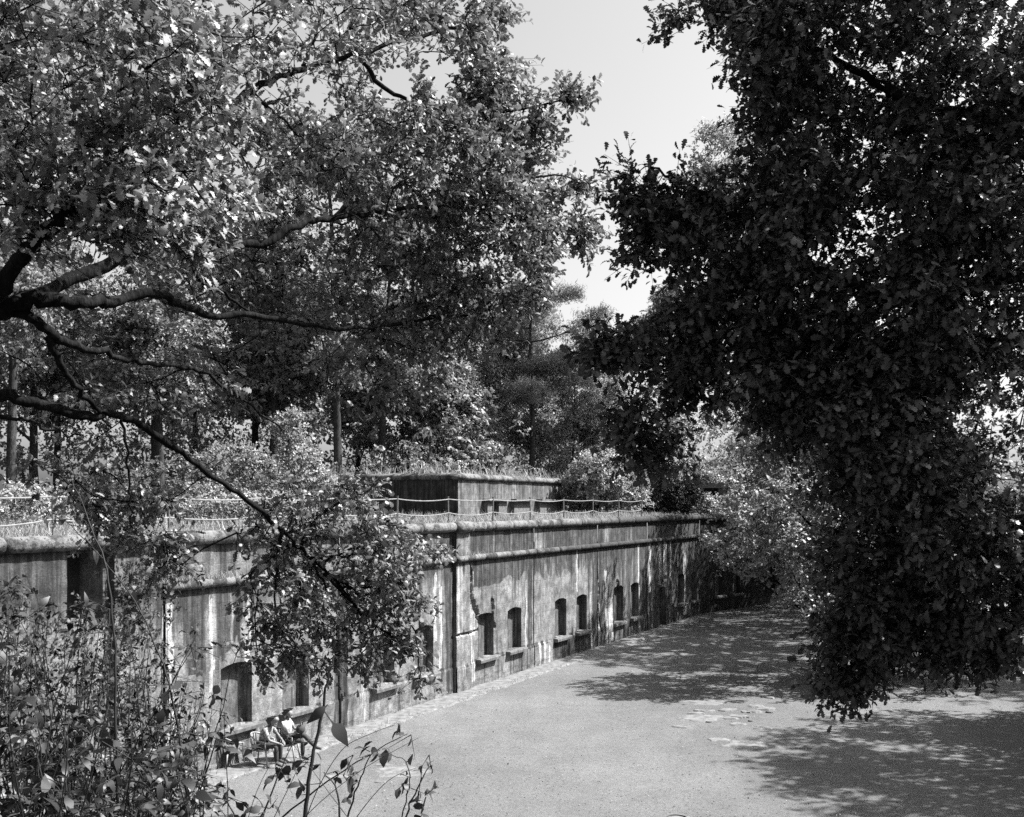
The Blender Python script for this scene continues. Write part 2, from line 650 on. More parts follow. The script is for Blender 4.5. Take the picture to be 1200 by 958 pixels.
class Run:
    def __init__(self, P, U):
        self.P, self.U = P, U
        self.n = Vector((U.y, -U.x, 0))      # out of the wall, into the yard

    def at(self, s, n, z):
        return self.P + self.U * s + self.n * n + Vector((0, 0, z))


RUN1, RUN2, RUN3 = Run(P1, U1), Run(P2, U2), Run(P3, U3)


def to_wall(px, py):
    t = (px - 600) / 1200.0
    s = (t * P1.y - P1.x) / (U1.x - U1.y * t)
    d = P1.y + U1.y * s
    return s, CZ - (py - 590) / 1200.0 * d


CRACKS = [
    ([to_wall(*p) for p in [(549, 659), (551, 672), (551.5, 685), (553, 700), (556, 712), (560, 722), (563, 728)]], 0.26),
    ([to_wall(*p) for p in [(577, 703), (578, 712), (577, 722), (579, 735)]], 0.16),
    ([to_wall(*p) for p in [(530, 747), (540, 743), (552, 742), (560, 738)]], 0.09),
    ([to_wall(*p) for p in [(723, 683), (725, 688)]], 0.30),
    ([to_wall(*p) for p in [(700, 668), (702, 690), (701, 712), (704, 740)]], 0.07),
]


def crack_at(s, z):
    v = 0.0
    for pts, w in CRACKS:
        for (s0, z0), (s1, z1) in zip(pts[:-1], pts[1:]):
            dx, dz = s1 - s0, z1 - z0
            k = max(0.0, min(1.0, ((s - s0) * dx + (z - z0) * dz) / (dx * dx + dz * dz + 1e-9)))
            dd = math.hypot(s - s0 - k * dx, z - z0 - k * dz)
            dd += 0.5 * w * mnoise.noise(Vector((s * 5, z * 5, 1)))
            if dd < w * 0.62:
                v = max(v, min(1.0, (w * 0.62 - dd) / (w * 0.22)))
    return v


def bumpy(s):
    return lambda z: 0


def relief1(s, z):
    d = 0.014 * mnoise.noise(Vector((s * 0.9, z * 0.9, 0))) + 0.008 * mnoise.noise(Vector((s * 4.1, z * 4.1, 2)))
    d += 0.035 * (1 - min(1.0, max(0.0, (z - 0.86) / 0.04)))
    if 1.0 < s < 25 or True:
        d -= 0.13 * crack_at(s, z)
    # spalled edge along the foot
    if z < 0.3:
        d += 0.03 * mnoise.noise(Vector((s * 3, z * 6, 9)))
    return d


DARK_COLS = [(-12.7, 0.30, 4.7, 2.6), (-11.65, 0.22, 4.7, 2.9), (-11.2, 0.15, 4.7, 3.1), (-6.75, 0.35, 4.7, 0.0), (-0.42, 0.22, 4.7, 0.0), (6.1, 0.2, 4.7, 1.0),  # the first three columns stand in for pier recess shadows
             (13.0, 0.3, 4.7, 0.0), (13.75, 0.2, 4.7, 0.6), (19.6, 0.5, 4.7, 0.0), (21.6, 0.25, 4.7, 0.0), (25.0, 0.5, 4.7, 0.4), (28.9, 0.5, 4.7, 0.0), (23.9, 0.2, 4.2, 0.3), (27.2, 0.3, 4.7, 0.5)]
LIME_COLS = [(14.4, 0.22, 3.6, 0.0, 1.0), (15.0, 0.35, 2.2, 0.0, 1.1), (13.45, 0.15, 2.0, 0.0, 0.9), (12.55, 0.12, 2.6, 0.0, 0.9), (18.9, 0.16, 4.7, 0.3, 1.0),
             (20.6, 0.22, 4.7, 2.0, 1.0), (22.3, 0.3, 4.7, 2.3, 1.0), (23.1, 0.3, 4.7, 2.4, 1.05), (24.1, 0.2, 4.7, 2.4, 0.9), (26.6, 0.35, 4.0, 0.2, 0.85), (7.0, 0.12, 1.0, 0.0, 1.0), (7.45, 0.14, 0.95, 0.0, 1.0),
             (7.9, 0.1, 0.9, 0.0, 1.0), (-1.35, 0.12, 4.4, 2.0, 1.0), (-1.0, 0.16, 4.0, 1.0, 0.95), (-2.6, 0.15, 4.5, 3.4, 0.9), (0.2, 0.3, 4.6, 0.2, 0.72), (1.2, 0.3, 4.3, 0.2, 0.7), (5.75, 0.07, 3.6, 0.9, 1.0),
             (-13.6, 0.2, 4.5, 1.0, 0.9), (-12.2, 0.1, 4.4, 2.0, 0.9), (-10.8, 0.15, 4.5, 1.5, 0.9), (-5.6, 0.2, 2.5, 0, 0.8), (10.9, 0.1, 4.7, 2.8, 0.95)]


def water_and_shade(s, z, k=1):
    """runoff stains plus painted shade (drip) and where lime has bloomed"""
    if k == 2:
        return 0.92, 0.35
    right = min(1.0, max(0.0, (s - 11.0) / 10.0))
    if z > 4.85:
        drip_shade = 0.92 + 0.30 * right + 0.25 * max(0.0, (z - 5.45) / 0.4) - (0.3 if s < -1 else 0.0)
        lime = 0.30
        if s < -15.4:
            drip_shade += 0.75  # black stain plus the shade of the recess, painted together
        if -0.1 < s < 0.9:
            drip_shade -= 0.45
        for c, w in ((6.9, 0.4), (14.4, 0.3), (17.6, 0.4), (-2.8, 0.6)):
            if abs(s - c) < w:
                drip_shade -= 0.4
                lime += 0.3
        return drip_shade, lime
    drip_shade = 0.33 + 0.80 * math.exp(-(4.72 - z) / (0.6 + 0.6 * right)) + 0.44 * right
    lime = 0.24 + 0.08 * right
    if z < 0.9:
        drip_shade += 0.16
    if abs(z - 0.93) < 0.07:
        drip_shade += 0.4
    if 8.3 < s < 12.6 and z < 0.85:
        drip_shade += 0.65
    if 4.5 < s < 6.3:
        drip_shade += 0.12
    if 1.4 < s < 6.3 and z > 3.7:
        drip_shade += 0.62 * (1 if z > 3.7 + 0.35 * mnoise.noise(Vector((s * 1.1, 0, 4))) + 0.12 * (s - 3) else 0)  # tree shadow on this bay, painted in as a dark band
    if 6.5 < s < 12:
        drip_shade -= 0.12
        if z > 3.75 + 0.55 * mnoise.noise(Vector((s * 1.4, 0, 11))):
            drip_shade += 0.34
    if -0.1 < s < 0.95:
        drip_shade -= 0.25
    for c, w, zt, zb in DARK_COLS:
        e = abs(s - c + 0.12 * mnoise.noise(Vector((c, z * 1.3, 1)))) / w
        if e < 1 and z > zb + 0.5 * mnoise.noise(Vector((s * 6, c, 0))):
            drip_shade += 1.25 * min(1.0, (1 - e) * 3)
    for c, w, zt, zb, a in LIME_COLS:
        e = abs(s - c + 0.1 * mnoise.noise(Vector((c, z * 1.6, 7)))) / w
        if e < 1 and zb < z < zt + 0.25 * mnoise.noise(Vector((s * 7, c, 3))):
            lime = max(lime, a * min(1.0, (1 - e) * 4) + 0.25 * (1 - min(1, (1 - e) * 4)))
    return drip_shade, lime


ARCH = 0.10


def arch_z(win, s):
    c, w, z0, z1, kind = win
    if kind == 'rect':
        return z1
    x = min(1.0, abs(s - c) / (w / 2))
    z = z1 - ARCH * x * x
    if kind == 'broken':
        z += 0.20 * max(0.0, 1 - abs(s - c + 0.1) / 0.18) + 0.07 * mnoise.noise(Vector((s * 6, 0, 0)))
    if kind == 'chipped':
        z += 0.10 * max(0.0, (c - s) / w) + 0.05 * mnoise.noise(Vector((s * 7, 3, 0)))
    return z


def wall_panel(root, run, s0, s1, z0, z1, wins, off, res, mat, k=1, relief=relief1):
    mb = MB()
    mb.uv, dr, li = [], [], []
    cuts = [s0]
    for w in wins:
        cuts += [w[0] - w[1] / 2, w[0] + w[1] / 2]
    cuts.append(s1)

    def patch(a, b, lo, hi, zr):
        nc = max(2, int(math.ceil((b - a) / res)))
        nr = max(1, int(math.ceil(zr / res)))
        base = len(mb.v)
        for i in range(nc + 1):
            s = a + (b - a) * i / nc
            l, h = lo(s), hi(s)
            for j in range(nr + 1):
                z = l + (h - l) * j / nr
                mb.v.append(tuple(run.at(s, off + relief(s, z), z)))
                mb.uv.append((s, z))
                d, m = water_and_shade(s, z, k)
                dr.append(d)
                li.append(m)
        for i in range(nc):
            for j in range(nr):
                p = base + i * (nr + 1) + j
                mb.f.append((p, p + nr + 1, p + nr + 2, p + 1))

    for i in range(len(cuts) - 1):
        a, b = cuts[i], cuts[i + 1]
        if b - a < 1e-4:
            continue
        if i % 2 == 0:
            patch(a, b, lambda s: z0, lambda s: z1, z1 - z0)
        else:
            w = wins[i // 2]
            if w[2] > z0 + 0.01:
                patch(a, b, lambda s: z0, lambda s, w=w: w[2], w[2] - z0)
            patch(a, b, lambda s, w=w: arch_z(w, s), lambda s: z1, z1 - w[3])
    # the panel has thickness: close its two ends and its top and bottom
    base = len(mb.v)
    for (s, z) in ((s0, z0), (s0, z1), (s1, z1), (s1, z0)):
        for n in (off - 0.02, off - 0.45):
            mb.v.append(tuple(run.at(s, n, z)))
            mb.uv.append((s + n, z))
            d, m = water_and_shade(s, z, k)
            dr.append(d)
            li.append(m)
    for i in range(4):
        a, b = base + 2 * i, base + 2 * ((i + 1) % 4)
        mb.f.append((a, a + 1, b + 1, b))
    mb.at = {'drip_shade': dr, 'lime': li}
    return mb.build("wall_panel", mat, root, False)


def window(root, run, win, off, mat, k=1, name="window", sill=True, depth=0.34):
    c, w, z0, z1, kind = win
    outl = [(c - w / 2, z0)]
    for i in range(13):
        s = c - w / 2 + w * i / 12
        outl.append((s, arch_z(win, s)))
    outl.append((c + w / 2, z0))
    mb = MB()
    mb.uv, dr, li = [], [], []
    n = len(outl)
    for dd in (0.02, -depth):
        for s, z in outl:
            mb.v.append(tuple(run.at(s, off + dd - (0.012 if dd > 0 else 0), z)))
            mb.uv.append((s + dd, z))
            dr.append(0.55)
            li.append(0.45)
    for i in range(n):
        j = (i + 1) % n
        mb.f.append((i, j, n + j, n + i))
    mb.at = {'drip_shade': dr, 'lime': li}
    o = mb.build(name, mat, root)
    # infill panel, set back
    pb = MB()
    pb.uv, dr, li = [], [], []
    cs = sum(p[0] for p in outl) / n
    zs = (z0 + z1) / 2
    pts = [(c + (s - c) * 1.03, z) for s, z in outl]
    g = 10
    for i in range(g + 1):
        s = c - w / 2 + w * i / g
        for j in range(13):
            z = z0 + (arch_z(win, s) - z0) * j / 12
            pb.v.append(tuple(run.at(s, off - depth + 0.05 + 0.012 * mnoise.noise(Vector((s * 3, z * 3, 0))), z)))
            pb.uv.append((s * 1.7 + c, z * 1.2))
            dr.append(0.5 + 0.3 * mnoise.noise(Vector((c * 3, 0, 0))))
            li.append(0.42 + 0.25 * mnoise.noise(Vector((c * 5, 2, 0))))
    for i in range(g):
        for j in range(12):
            p = i * 13 + j
            pb.f.append((p, p + 13, p + 14, p + 1))
    pb.at = {'drip_shade': dr, 'lime': li}
    pb.build("infill_panel" if name == "window" else "door_or_dark_back", M['shutter'] if kind != 'rect' else M['dark'], o)  # the open recess gets a dark sheet at its back for the shade inside
    if sill:
        sb = MB()
        m = 9
        lo, hi = c - w / 2 - 0.16, c + w / 2 + 0.16
        prof = [(-0.02, 0.0), (0.17, -0.01), (0.19, -0.05), (0.18, -0.14), (0.06, -0.16), (-0.02, -0.16)]
        for i in range(m + 1):
            s = lo + (hi - lo) * i / m
            e = 0.018 * mnoise.noise(Vector((s * 4, c, 0)))
            for a, b in prof:
                sb.v.append(tuple(run.at(s, off + 0.036 + a + (e if a > 0.1 else 0), z0 + 0.003 + b + e * 0.6)))
        q = len(prof)
        for i in range(m):
            for j in range(q):
                j2 = (j + 1) % q
                sb.f.append((i * q + j, (i + 1) * q + j, (i + 1) * q + j2, i * q + j2))
        sb.f.append(tuple(range(q)))
        sb.f.append(tuple(reversed(range(m * q, (m + 1) * q))))
        sb.build("sill", M['sill'], o)
    return o


def roll(root, run, s0, s1, n, z, r, name, mat, squash=1.0):
    """a rounded course along the wall"""
    mb = MB()
    L = s1 - s0
    m = max(3, int(L / 0.22))
    q = 12
    for i in range(m + 1):
        s = s0 + L * i / m
        for j in range(q):
            a = 2 * math.pi * j / q
            rr = r * (1 + 0.06 * mnoise.noise(Vector((s * 1.3, math.cos(a) * 1.5, math.sin(a) * 1.5 + z))) + 0.07 * mnoise.noise(Vector((s * 4.3, math.cos(a) * 3, math.sin(a) * 3))))
            mb.v.append(tuple(run.at(s, n + rr * math.cos(a), z + rr * squash * math.sin(a))))
    for i in range(m):
        for j in range(q):
            j2 = (j + 1) % q
            mb.f.append((i * q + j, (i + 1) * q + j, (i + 1) * q + j2, i * q + j2))
    mb.f.append(tuple(range(q)))
    mb.f.append(tuple(reversed(range(m * q, (m + 1) * q))))
    g = lambda s: min(1.0, max(0.0, (s - (9 if z > 5 else 3)) / 9.0))
    mb.at['age'] = [g(s0 + L * (i // q) / m) if run is RUN1 else 1.0 for i in range((m + 1) * q)]
    return mb.build(name, mat, root, True)


def build_fort():
    root = empty("casemate_fort", P1, 0, "long stained concrete fort wall with paired arched windows and a rounded coping", "fort")
    WIN = {
        (-27.0, -20.3): [(-24.5, 1.15, 0.98, 2.65, 'arch'), (-22.2, 1.15, 0.98, 2.65, 'arch')],
        (-20.3, -13.75): [(-16.05, 0.95, 4.25, 5.72, 'rect')],
        (-13.75, -6.85): [(-11.25, 1.15, 0.98, 2.65, 'arch'), (-8.85, 1.15, 0.98, 2.65, 'arch')],
        (-6.85, -0.15): [(-4.45, 1.15, 0.98, 2.65, 'arch'), (-2.05, 1.15, 0.98, 2.65, 'arch')],
        (-0.15, 6.45): [(2.32, 1.2, 0.98, 2.66, 'chipped'), (4.70, 1.18, 0.98, 2.66, 'arch')],
        (6.45, 13.3): [(9.13, 1.18, 0.96, 2.66, 'arch'), (11.45, 1.15, 0.96, 2.64, 'arch')],
        (13.3, 20.2): [(16.05, 1.3, 0.9, 2.72, 'broken'), (18.35, 1.15, 0.92, 2.72, 'arch')],
        (20.2, 29.7): [(22.65, 1.05, 0.04, 2.2, 'arch'), (26.0, 1.1, 0.95, 2.7, 'arch'), (28.5, 1.0, 0.95, 2.7, 'arch')],
    }
    for (a, b), wins in WIN.items():
        near = -1 < a < 14
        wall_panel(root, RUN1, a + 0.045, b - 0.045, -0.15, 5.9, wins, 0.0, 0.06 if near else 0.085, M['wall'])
        for w in wins:
            if w[4] == 'rect':
                window(root, RUN1, w, 0.0, M['wall'], name="opening", sill=False, depth=0.8)
            elif w[2] < 0.3:
                window(root, RUN1, w, 0.0, M['wall'], name="door", sill=False)
            else:
                window(root, RUN1, w, 0.0, M['wall'])
        # joint strip set back behind the gap
        mb = MB()
        c = RUN1.at(b, -0.11, 2.9)
        mb.box(c, (0.02, 0.14, 6.1), math.atan2(RUN1.n.y, RUN1.n.x))
        mb.build("joint", M['joint'], root)
        # coping in shorter lengths
        n = max(1, round((b - a) / 2.2))
        for i in range(n):
            s0 = a + (b - a) * i / n + 0.012
            s1 = a + (b - a) * (i + 1) / n - 0.012
            if -16.6 < (s0 + s1) / 2 < -15.0:
                continue
            roll(root, RUN1, s0, s1, 0.03, 5.965, 0.175, "coping", M['coping'])
            if s0 > -15.2:
                roll(root, RUN1, s0, s1, 0.05, 4.81, 0.12, "string_course", M['coping'])
    # the flat pier that stands proud by the cracked window and the one by the dark opening
    for a, b, pz in ((-0.1, 0.86, 5.86), (-15.35, -14.5, 5.9)):
        o = wall_panel(root, RUN1, a, b, -0.15, pz, [], 0.13, 0.08, M['wall'])
        o.name = "pier"
        roll(root, RUN1, a - 0.02, b + 0.02, 0.15, 5.965, 0.205, "coping", M['coping'])
        roll(root, RUN1, a - 0.01, b + 0.01, 0.16, 4.81, 0.11, "string_course", M['coping'])
    # small hood above the door
    mb = MB()
    hp = []
    for i in range(9):
        a = math.pi * i / 8
        hp.append((22.55 + 0.3 * math.cos(a), 2.62 + 0.26 * math.sin(a)))
    for n in (0.0, 0.22):
        mb.v += [tuple(RUN1.at(s, n, z)) for s, z in hp]
    for i in range(8):
        mb.f.append((i, i + 1, 9 + i + 1, 9 + i))
    mb.f.append(tuple(range(9, 18)))
    mb.f.append((0, 9, 17, 8))
    mb.build("hood", M['sill'], root)
    # second and third run, in the shade of the trees
    flat = lambda s, z: 0.02 * mnoise.noise(Vector((s * 0.9, z * 0.9, 4)))
    for run, send, wins in ((RUN2, S_END2, [(2.3, 0.95, 0.98, 2.7, 'arch'), (4.5, 0.95, 0.98, 2.7, 'arch'), (9.2, 1.1, 0.98, 2.7, 'arch'), (11.6, 1.1, 0.98, 2.7, 'arch')]),
                            (RUN3, S_END3, [(s, 1.1, 0.98, 2.7, 'arch') for s in (4, 6.4, 11, 13.4, 18, 20.4, 25, 27.4, 32, 34.4)])):
        wall_panel(root, run, 0.0, send, -0.15, 5.9, wins, 0.0, 0.3, M['shade_painted'], 2, flat)
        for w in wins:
            window(root, run, w, 0.0, M['shade_painted'], 2)
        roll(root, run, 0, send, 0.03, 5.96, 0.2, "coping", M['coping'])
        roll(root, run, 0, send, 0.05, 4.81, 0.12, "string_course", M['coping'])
    return root


fort = build_fort()


# earth roof of the fort
def terrace_h(t, q):
    h = 5.94 + 0.012 * min(t, 30) + 0.10 * mnoise.noise(Vector((q * 0.13, t * 0.25, 0)))
    if t > 34:
        h += (t - 34) * 0.02
    return h


TROWS = [0.02, 0.6, 1.4, 2.6, 4.5, 7, 10, 14, 19, 26, 36, 50, 72, 110]
SPINE = []
for s in np.linspace(S_BEG, S_END1, 60):
    SPINE.append((RUN1.at(float(s), -0.1, 0), RUN1.n, float(s)))
for i in range(1, 8):
    f = i / 8
    nn = (RUN1.n * (1 - f) + RUN2.n * f).normalized()
    SPINE.append((P2 - nn * 0.1, nn, S_END1 + f))
for s in np.linspace(0.3, S_END2 - 0.3, 14):
    SPINE.append((RUN2.at(float(s), -0.1, 0), RUN2.n, S_END1 + 1 + float(s)))
for i in range(1, 8):
    f = i / 8
    nn = (RUN2.n * (1 - f) + RUN3.n * f).normalized()
    SPINE.append((P3 - nn * 0.1, nn, 46 + f))
for s in np.linspace(0.3, S_END3, 30):
    SPINE.append((RUN3.at(float(s), -0.1, 0), RUN3.n, 47 + float(s)))
tb = MB()
for p, n, q in SPINE:
    for t in TROWS:
        v = p - n * t
        tb.v.append((v.x, v.y, terrace_h(t, q)))
nr = len(TROWS)
for i in range(len(SPINE) - 1):
    for j in range(nr - 1):
        a = i * nr + j
        tb.f.append((a, a + nr, a + nr + 1, a + 1))
tag(tb.build("terrain", M['terrace'], None, True), "grassy earth terrace on top of the fort", None, None, 'structure')

# pale strip of paving at the foot of the wall
mb = MB()
st = np.linspace(S_BEG, S_END1 - 0.5, 260)
for s in st:
    e = 0.95 + 0.16 * mnoise.noise(Vector((float(s) * 1.7, 0, 0))) + 0.12 * mnoise.noise(Vector((float(s) * 6.7, 3, 0)))
    for n in (0.0, e * 0.5, e, e + 0.10):
        z = 0.02 + 0.015 * mnoise.noise(Vector((float(s) * 2, n * 3, 0))) if n < e + 0.01 else -0.06
        mb.v.append(tuple(RUN1.at(float(s), n, z)))
for i in range(len(st) - 1):
    for j in range(3):
        a = i * 4 + j
        mb.f.append((a, a + 1, a + 5, a + 4))
tag(mb.build("pavement", M['paving'], None), "worn pale strip along the foot of the fort wall", None, None, 'structure')

# patches of bare stone in the gravel
mb = MB()
prng = random.Random(11)
for cx, cy, n, sp in ((858, 838, 26, 30), (895, 870, 3, 14), (440, 905, 5, 26), (828, 815, 3, 16)):
    for i in range(n):
        px, py = cx + prng.gauss(0, sp), cy + prng.gauss(0, sp * 0.28)
        d = CZ * 1200 / (py - 590)
        c = W(px, py, d)
        r = prng.uniform(0.05, 0.22) if i else 0.5
        zt_ = 0.0 + 0.0005 * (i + n)
        k = 9
        ring = []
        for a in range(k):
            an = 2 * math.pi * a / k
            rr = r * prng.uniform(0.6, 1.15)
            ring.append((c.x + rr * 1.5 * math.cos(an), c.y + rr * math.sin(an)))
        vs = [(x, y, zt_) for x, y in ring] + [(x + (x - c.x) * 0.35, y + (y - c.y) * 0.35, -0.035) for x, y in ring]
        fs = [tuple(range(k))] + [(a, k + a, k + (a + 1) % k, (a + 1) % k) for a in range(k)]
        mb.add(vs, fs)
tag(mb.build("paving_fragments", M['paving'], None), "pale fragments of old paving showing through the gravel", None, None, 'stuff')

# a pale round rim just inside the bottom edge of the picture
c = W(793, 976, 21.9)
well = empty("concrete_ring", (c.x, c.y, 0), 0, "pale round concrete rim low in the gravel at the bottom of the yard", "concrete ring")
mb = MB()
k = 28
prof = [(0.30, 0.0), (0.30, 0.10), (0.22, 0.11), (0.22, 0.0)]
for i in range(k):
    a = 2 * math.pi * i / k
    for r, z in prof:
        mb.v.append((r * math.cos(a), r * math.sin(a), z))
for i in range(k):
    for j in range(3):
        a, b = i * 4 + j, ((i + 1) % k) * 4 + j
        mb.f.append((a, b, b + 1, a + 1))
mb.build("rim", M['sill'], well, False, True)
mb = MB()
mb.v = [(0.21 * math.cos(2 * math.pi * i / k), 0.21 * math.sin(2 * math.pi * i / k), 0.085) for i in range(k)]
mb.f = [tuple(range(k))]
mb.build("cover", M['sill'], well, False, True)


# ------------------------------------------------------------------ bunkers on the terrace
def bunker_face(root, org, u, nrm, L, z0, z1, name, seed, drip_shade, lime, res=0.3, gaps=()):
    mb = MB()
    mb.uv, dr, li = [], [], []
    nc, nrw = int(L / res), max(2, int((z1 - z0) / res))
    for i in range(nc + 1):
        for j in range(nrw + 1):
            s, z = L * i / nc, z0 + (z1 - z0) * j / nrw
            p = org + u * s + nrm * (0.03 * mnoise.noise(Vector((s, z, seed))) - 0.10 * ((z1 - z) / 2.5 < 0)) + Vector((0, 0, z))
            mb.v.append(tuple(p))
            mb.uv.append((s + seed, z))
            dr.append(drip_shade + 0.2 * (z - z0) / (z1 - z0))
            li.append(lime)
    for i in range(nc):
        for j in range(nrw):
            a = i * (nrw + 1) + j
            mb.f.append((a, a + nrw + 1, a + nrw + 2, a + 1))
    mb.at = {'drip_shade': dr, 'lime': li}
    return mb.build(name, M['bunker'], root)


def build_bunker():
    C = Vector((-2.9, 55.0, 0))
    u = Vector((0.42, 0.907, 0)).normalized()
    v = Vector((-0.907, 0.42, 0)).normalized()
    n = Vector((u.y, -u.x, 0))
    root = empty("bunker", C + Vector((0, 0, 5.9)), 0, "low square concrete bunker with a grassy rounded roof standing behind the rope fence", "bunker")
    bunker_face(root, C, u, n, 15.5, 5.6, 8.25, "wall", 1.0, 0.44, 0.55)
    o = bunker_face(root, C, v, -u, 12.0, 5.6, 8.25, "wall", 20.0, 0.95, 0.3)  # end turned from the sun: its shade is put into the concrete's tone
    o['label'] = "shade-darkened end wall of the bunker"
    E = C + u * 15.5
    bunker_face(root, E, v, u, 12.0, 5.6, 8.25, "wall", 40.0, 0.8, 0.3)
    F = C + v * 12.0
    bunker_face(root, F, u, -n, 15.5, 5.6, 8.25, "wall", 60.0, 0.8, 0.3)
    # roof slab with a rolled edge
    mb = MB()
    prof = [(0.04, 8.10), (0.14, 8.14), (0.18, 8.24), (0.14, 8.36), (0.0, 8.44), (-0.6, 8.50)]
    m = 30
    loop = []
    for a, b, nn in ((C, E, n), (E, E + v * 12, u), (E + v * 12, F, -n), (F, C, -u)):
        for i in range(m):
            loop.append((a + (b - a) * (i / m), nn, i))
    cen = (C + E + F + E + v * 12) * 0.25
    cen = C + u * 7.75 + v * 6.0
    for p, nn, i in loop:
        if i == 0:
            dirv = (p - cen)
            dirv.z = 0
            dirv = Vector((dirv.dot(u) > 0 and 1 or -1, 0, 0)).x * u + (1 if (p - cen).dot(v) > 0 else -1) * v
        else:
            dirv = nn
        for r, z in prof:
            e = 0.03 * mnoise.noise(Vector((p.x * 2, p.y * 2, z)))
            q = p + dirv * (r + e)
            mb.v.append((q.x, q.y, z + e))
    q = len(prof)
    K = len(loop)
    for i in range(K):
        i2 = (i + 1) % K
        for j in range(q - 1):
            mb.f.append((i * q + j, i2 * q + j, i2 * q + j + 1, i * q + j + 1))
    mb.f.append(tuple(i * q + q - 1 for i in range(K)))
    mb.build("roof", M['coping'], root, True)
    # three shallow porches with pale hoods
    for k, (a, b, door) in enumerate(((2.9, 5.7, True), (6.5, 9.4, False), (10.4, 13.6, False))):
        mb = MB()
        ang = math.atan2(u.y, u.x)
        mb.box(C + u * ((a + b) / 2) + n * 0.18 + Vector((0, 0, 7.02)), (b - a, 0.62, 0.12), ang)
        mb.build("hood", M['sill'], root)
        if door:
            for x0, x1 in ((a + 0.12, 3.75), (4.5, b - 0.12)):
                mb = MB()
                mb.box(C + u * ((x0 + x1) / 2) + n * 0.12 + Vector((0, 0, 6.3)), (x1 - x0, 0.34, 1.30), ang)
                mb.build("door_pier", M['sill'], root)
            mb = MB()
            mb.box(C + u * 4.12 + n * 0.03 + Vector((0, 0, 6.3)), (0.74, 0.10, 1.30), ang)
            mb.build("door", M['dark'], root)
        else:
            mb = MB()
            mb.box(C + u * ((a + b) / 2) + n * 0.08 + Vector((0, 0, 6.28)), (b - a - 0.5, 0.26, 1.32), ang)
            mb.build("blocked_opening", M['sill'], root)
    return C, u, v, n


BK = build_bunker()


def far_bunker():
    c = W(812, 575, 86)
    root = empty("bunker", (c.x, c.y, 6.3), R(-18), "small far bunker with a pale slab roof over a dark slot among bushes", "bunker")
    mb = MB()
    mb.box((0, 0, 2.0), (6.4, 5.0, 0.45), 0, 0.97)
    mb.build("roof", M['sill'], root, False, True)
    mb = MB()
    mb.box((0, 0.5, 0.85), (5.4, 3.6, 1.84))
    mb.build("wall", M['joint'], root, False, True)
    for x in (-2.6, 2.6):
        mb = MB()
        mb.box((x, -1.9, 0.85), (0.5, 0.6, 1.84))
        mb.build("pier", M['sill'], root, False, True)


far_bunker()


# ------------------------------------------------------------------ rope fence along the terrace edge
def build_fence():
    root = empty("rope_fence", RUN1.at(1.0, -0.9, 5.95), 0, "thin metal post fence with two sagging pale ropes along the fort terrace edge", "fence")
    S = [1.09 + 3.45 * k for k in range(-6, 7)]
    for s in S:
        lean = Vector((random.gauss(0, 0.02), random.gauss(0, 0.02), 0))
        mb = MB()
        mb.tube([RUN1.at(s, -0.9, 5.8), RUN1.at(s, -0.9, 6.4) + lean * 0.6, RUN1.at(s, -0.9, 7.06) + lean], 0.032, 7)
        o = mb.build("post", M['metal'], root)
        cb = MB()
        cb.tube([RUN1.at(s, -0.9, 7.055) + lean, RUN1.at(s, -0.9, 7.085) + lean], 0.042, 7)
        cb.build("cap", M['metal'], o)
    for a, b in zip(S[:-1], S[1:]):
        for z, sag in ((6.98, random.uniform(0.03, 0.09)), (6.47, random.uniform(0.04, 0.16))):
            mb = MB()
            pts = []
            for i in range(13):
                f = i / 12
                pts.append(RUN1.at(a + (b - a) * f, -0.9, z - sag * 4 * f * (1 - f)))
            mb.tube(pts, 0.019, 6)
            mb.build("rope", M['rope'], root)
    s, _ = to_wall(410, 592)
    mb = MB()
    mb.box(RUN1.at(s + 0.6, -0.82, 6.75), (0.34, 0.03, 0.26), math.atan2(U1.y, U1.x) + 0.3)
    mb.build("notice_plate", M['plate'], root)


build_fence()


# ------------------------------------------------------------------ trees
def blob_points(blobs, gate=-0.25, gscale=0.75):
    out = []
    for px, py, rx, ry, d, dd, cnt in blobs:
        k = 0
        tries = 0
        while k < cnt and tries < cnt * 12:
            tries += 1
            a = random.uniform(0, 2 * math.pi)
            q = math.sqrt(random.random())
            x, y = px + rx * q * math.cos(a), py + ry * q * math.sin(a)
            p = W(x, y, d + random.uniform(-dd, dd))
            if mnoise.noise(p * gscale) < gate - 0.5 * tries / (cnt * 12.0):
                continue
            out.append(p)
            k += 1
    return out


def grow_to(nodes, targets, r_tip, r_in, sag=0.06, reach_nodes=3):
    """thin branches from the nearest point of the skeleton out to each target; returns polylines with radii"""
    K = np.array([tuple(p) for p in nodes])
    cap = np.zeros((len(K) + len(targets) * reach_nodes + 8, 3))
    cap[:len(K)] = K
    m = len(K)
    tg = np.array([tuple(t) for t in targets])
    d0 = np.array([np.min(np.sum((K - t) ** 2, 1)) for t in tg])
    lines = []
    for i in np.argsort(d0):
        t = tg[i]
        dd = np.sum((cap[:m] - t) ** 2, 1)
        j = int(np.argmin(dd))
        a = Vector(cap[j])
        b = Vector(t)
        L = (b - a).length
        if L < 0.05:
            continue
        w = Vector((random.gauss(0, 1), random.gauss(0, 1), random.gauss(0.2, 0.8))) * L * 0.11
        p1 = a.lerp(b, 0.35) + w
        p2 = a.lerp(b, 0.7) + w * 0.9 - Vector((0, 0, sag * L))
        r = min(r_in, r_tip * (1.3 + L * 1.3))
        lines.append(([a, p1, p2, b], [r, r * 0.8, r * 0.6, r_tip * 0.7]))
        for q in (p1, p2, b)[:reach_nodes]:
            cap[m] = tuple(q)
            m += 1
    return lines


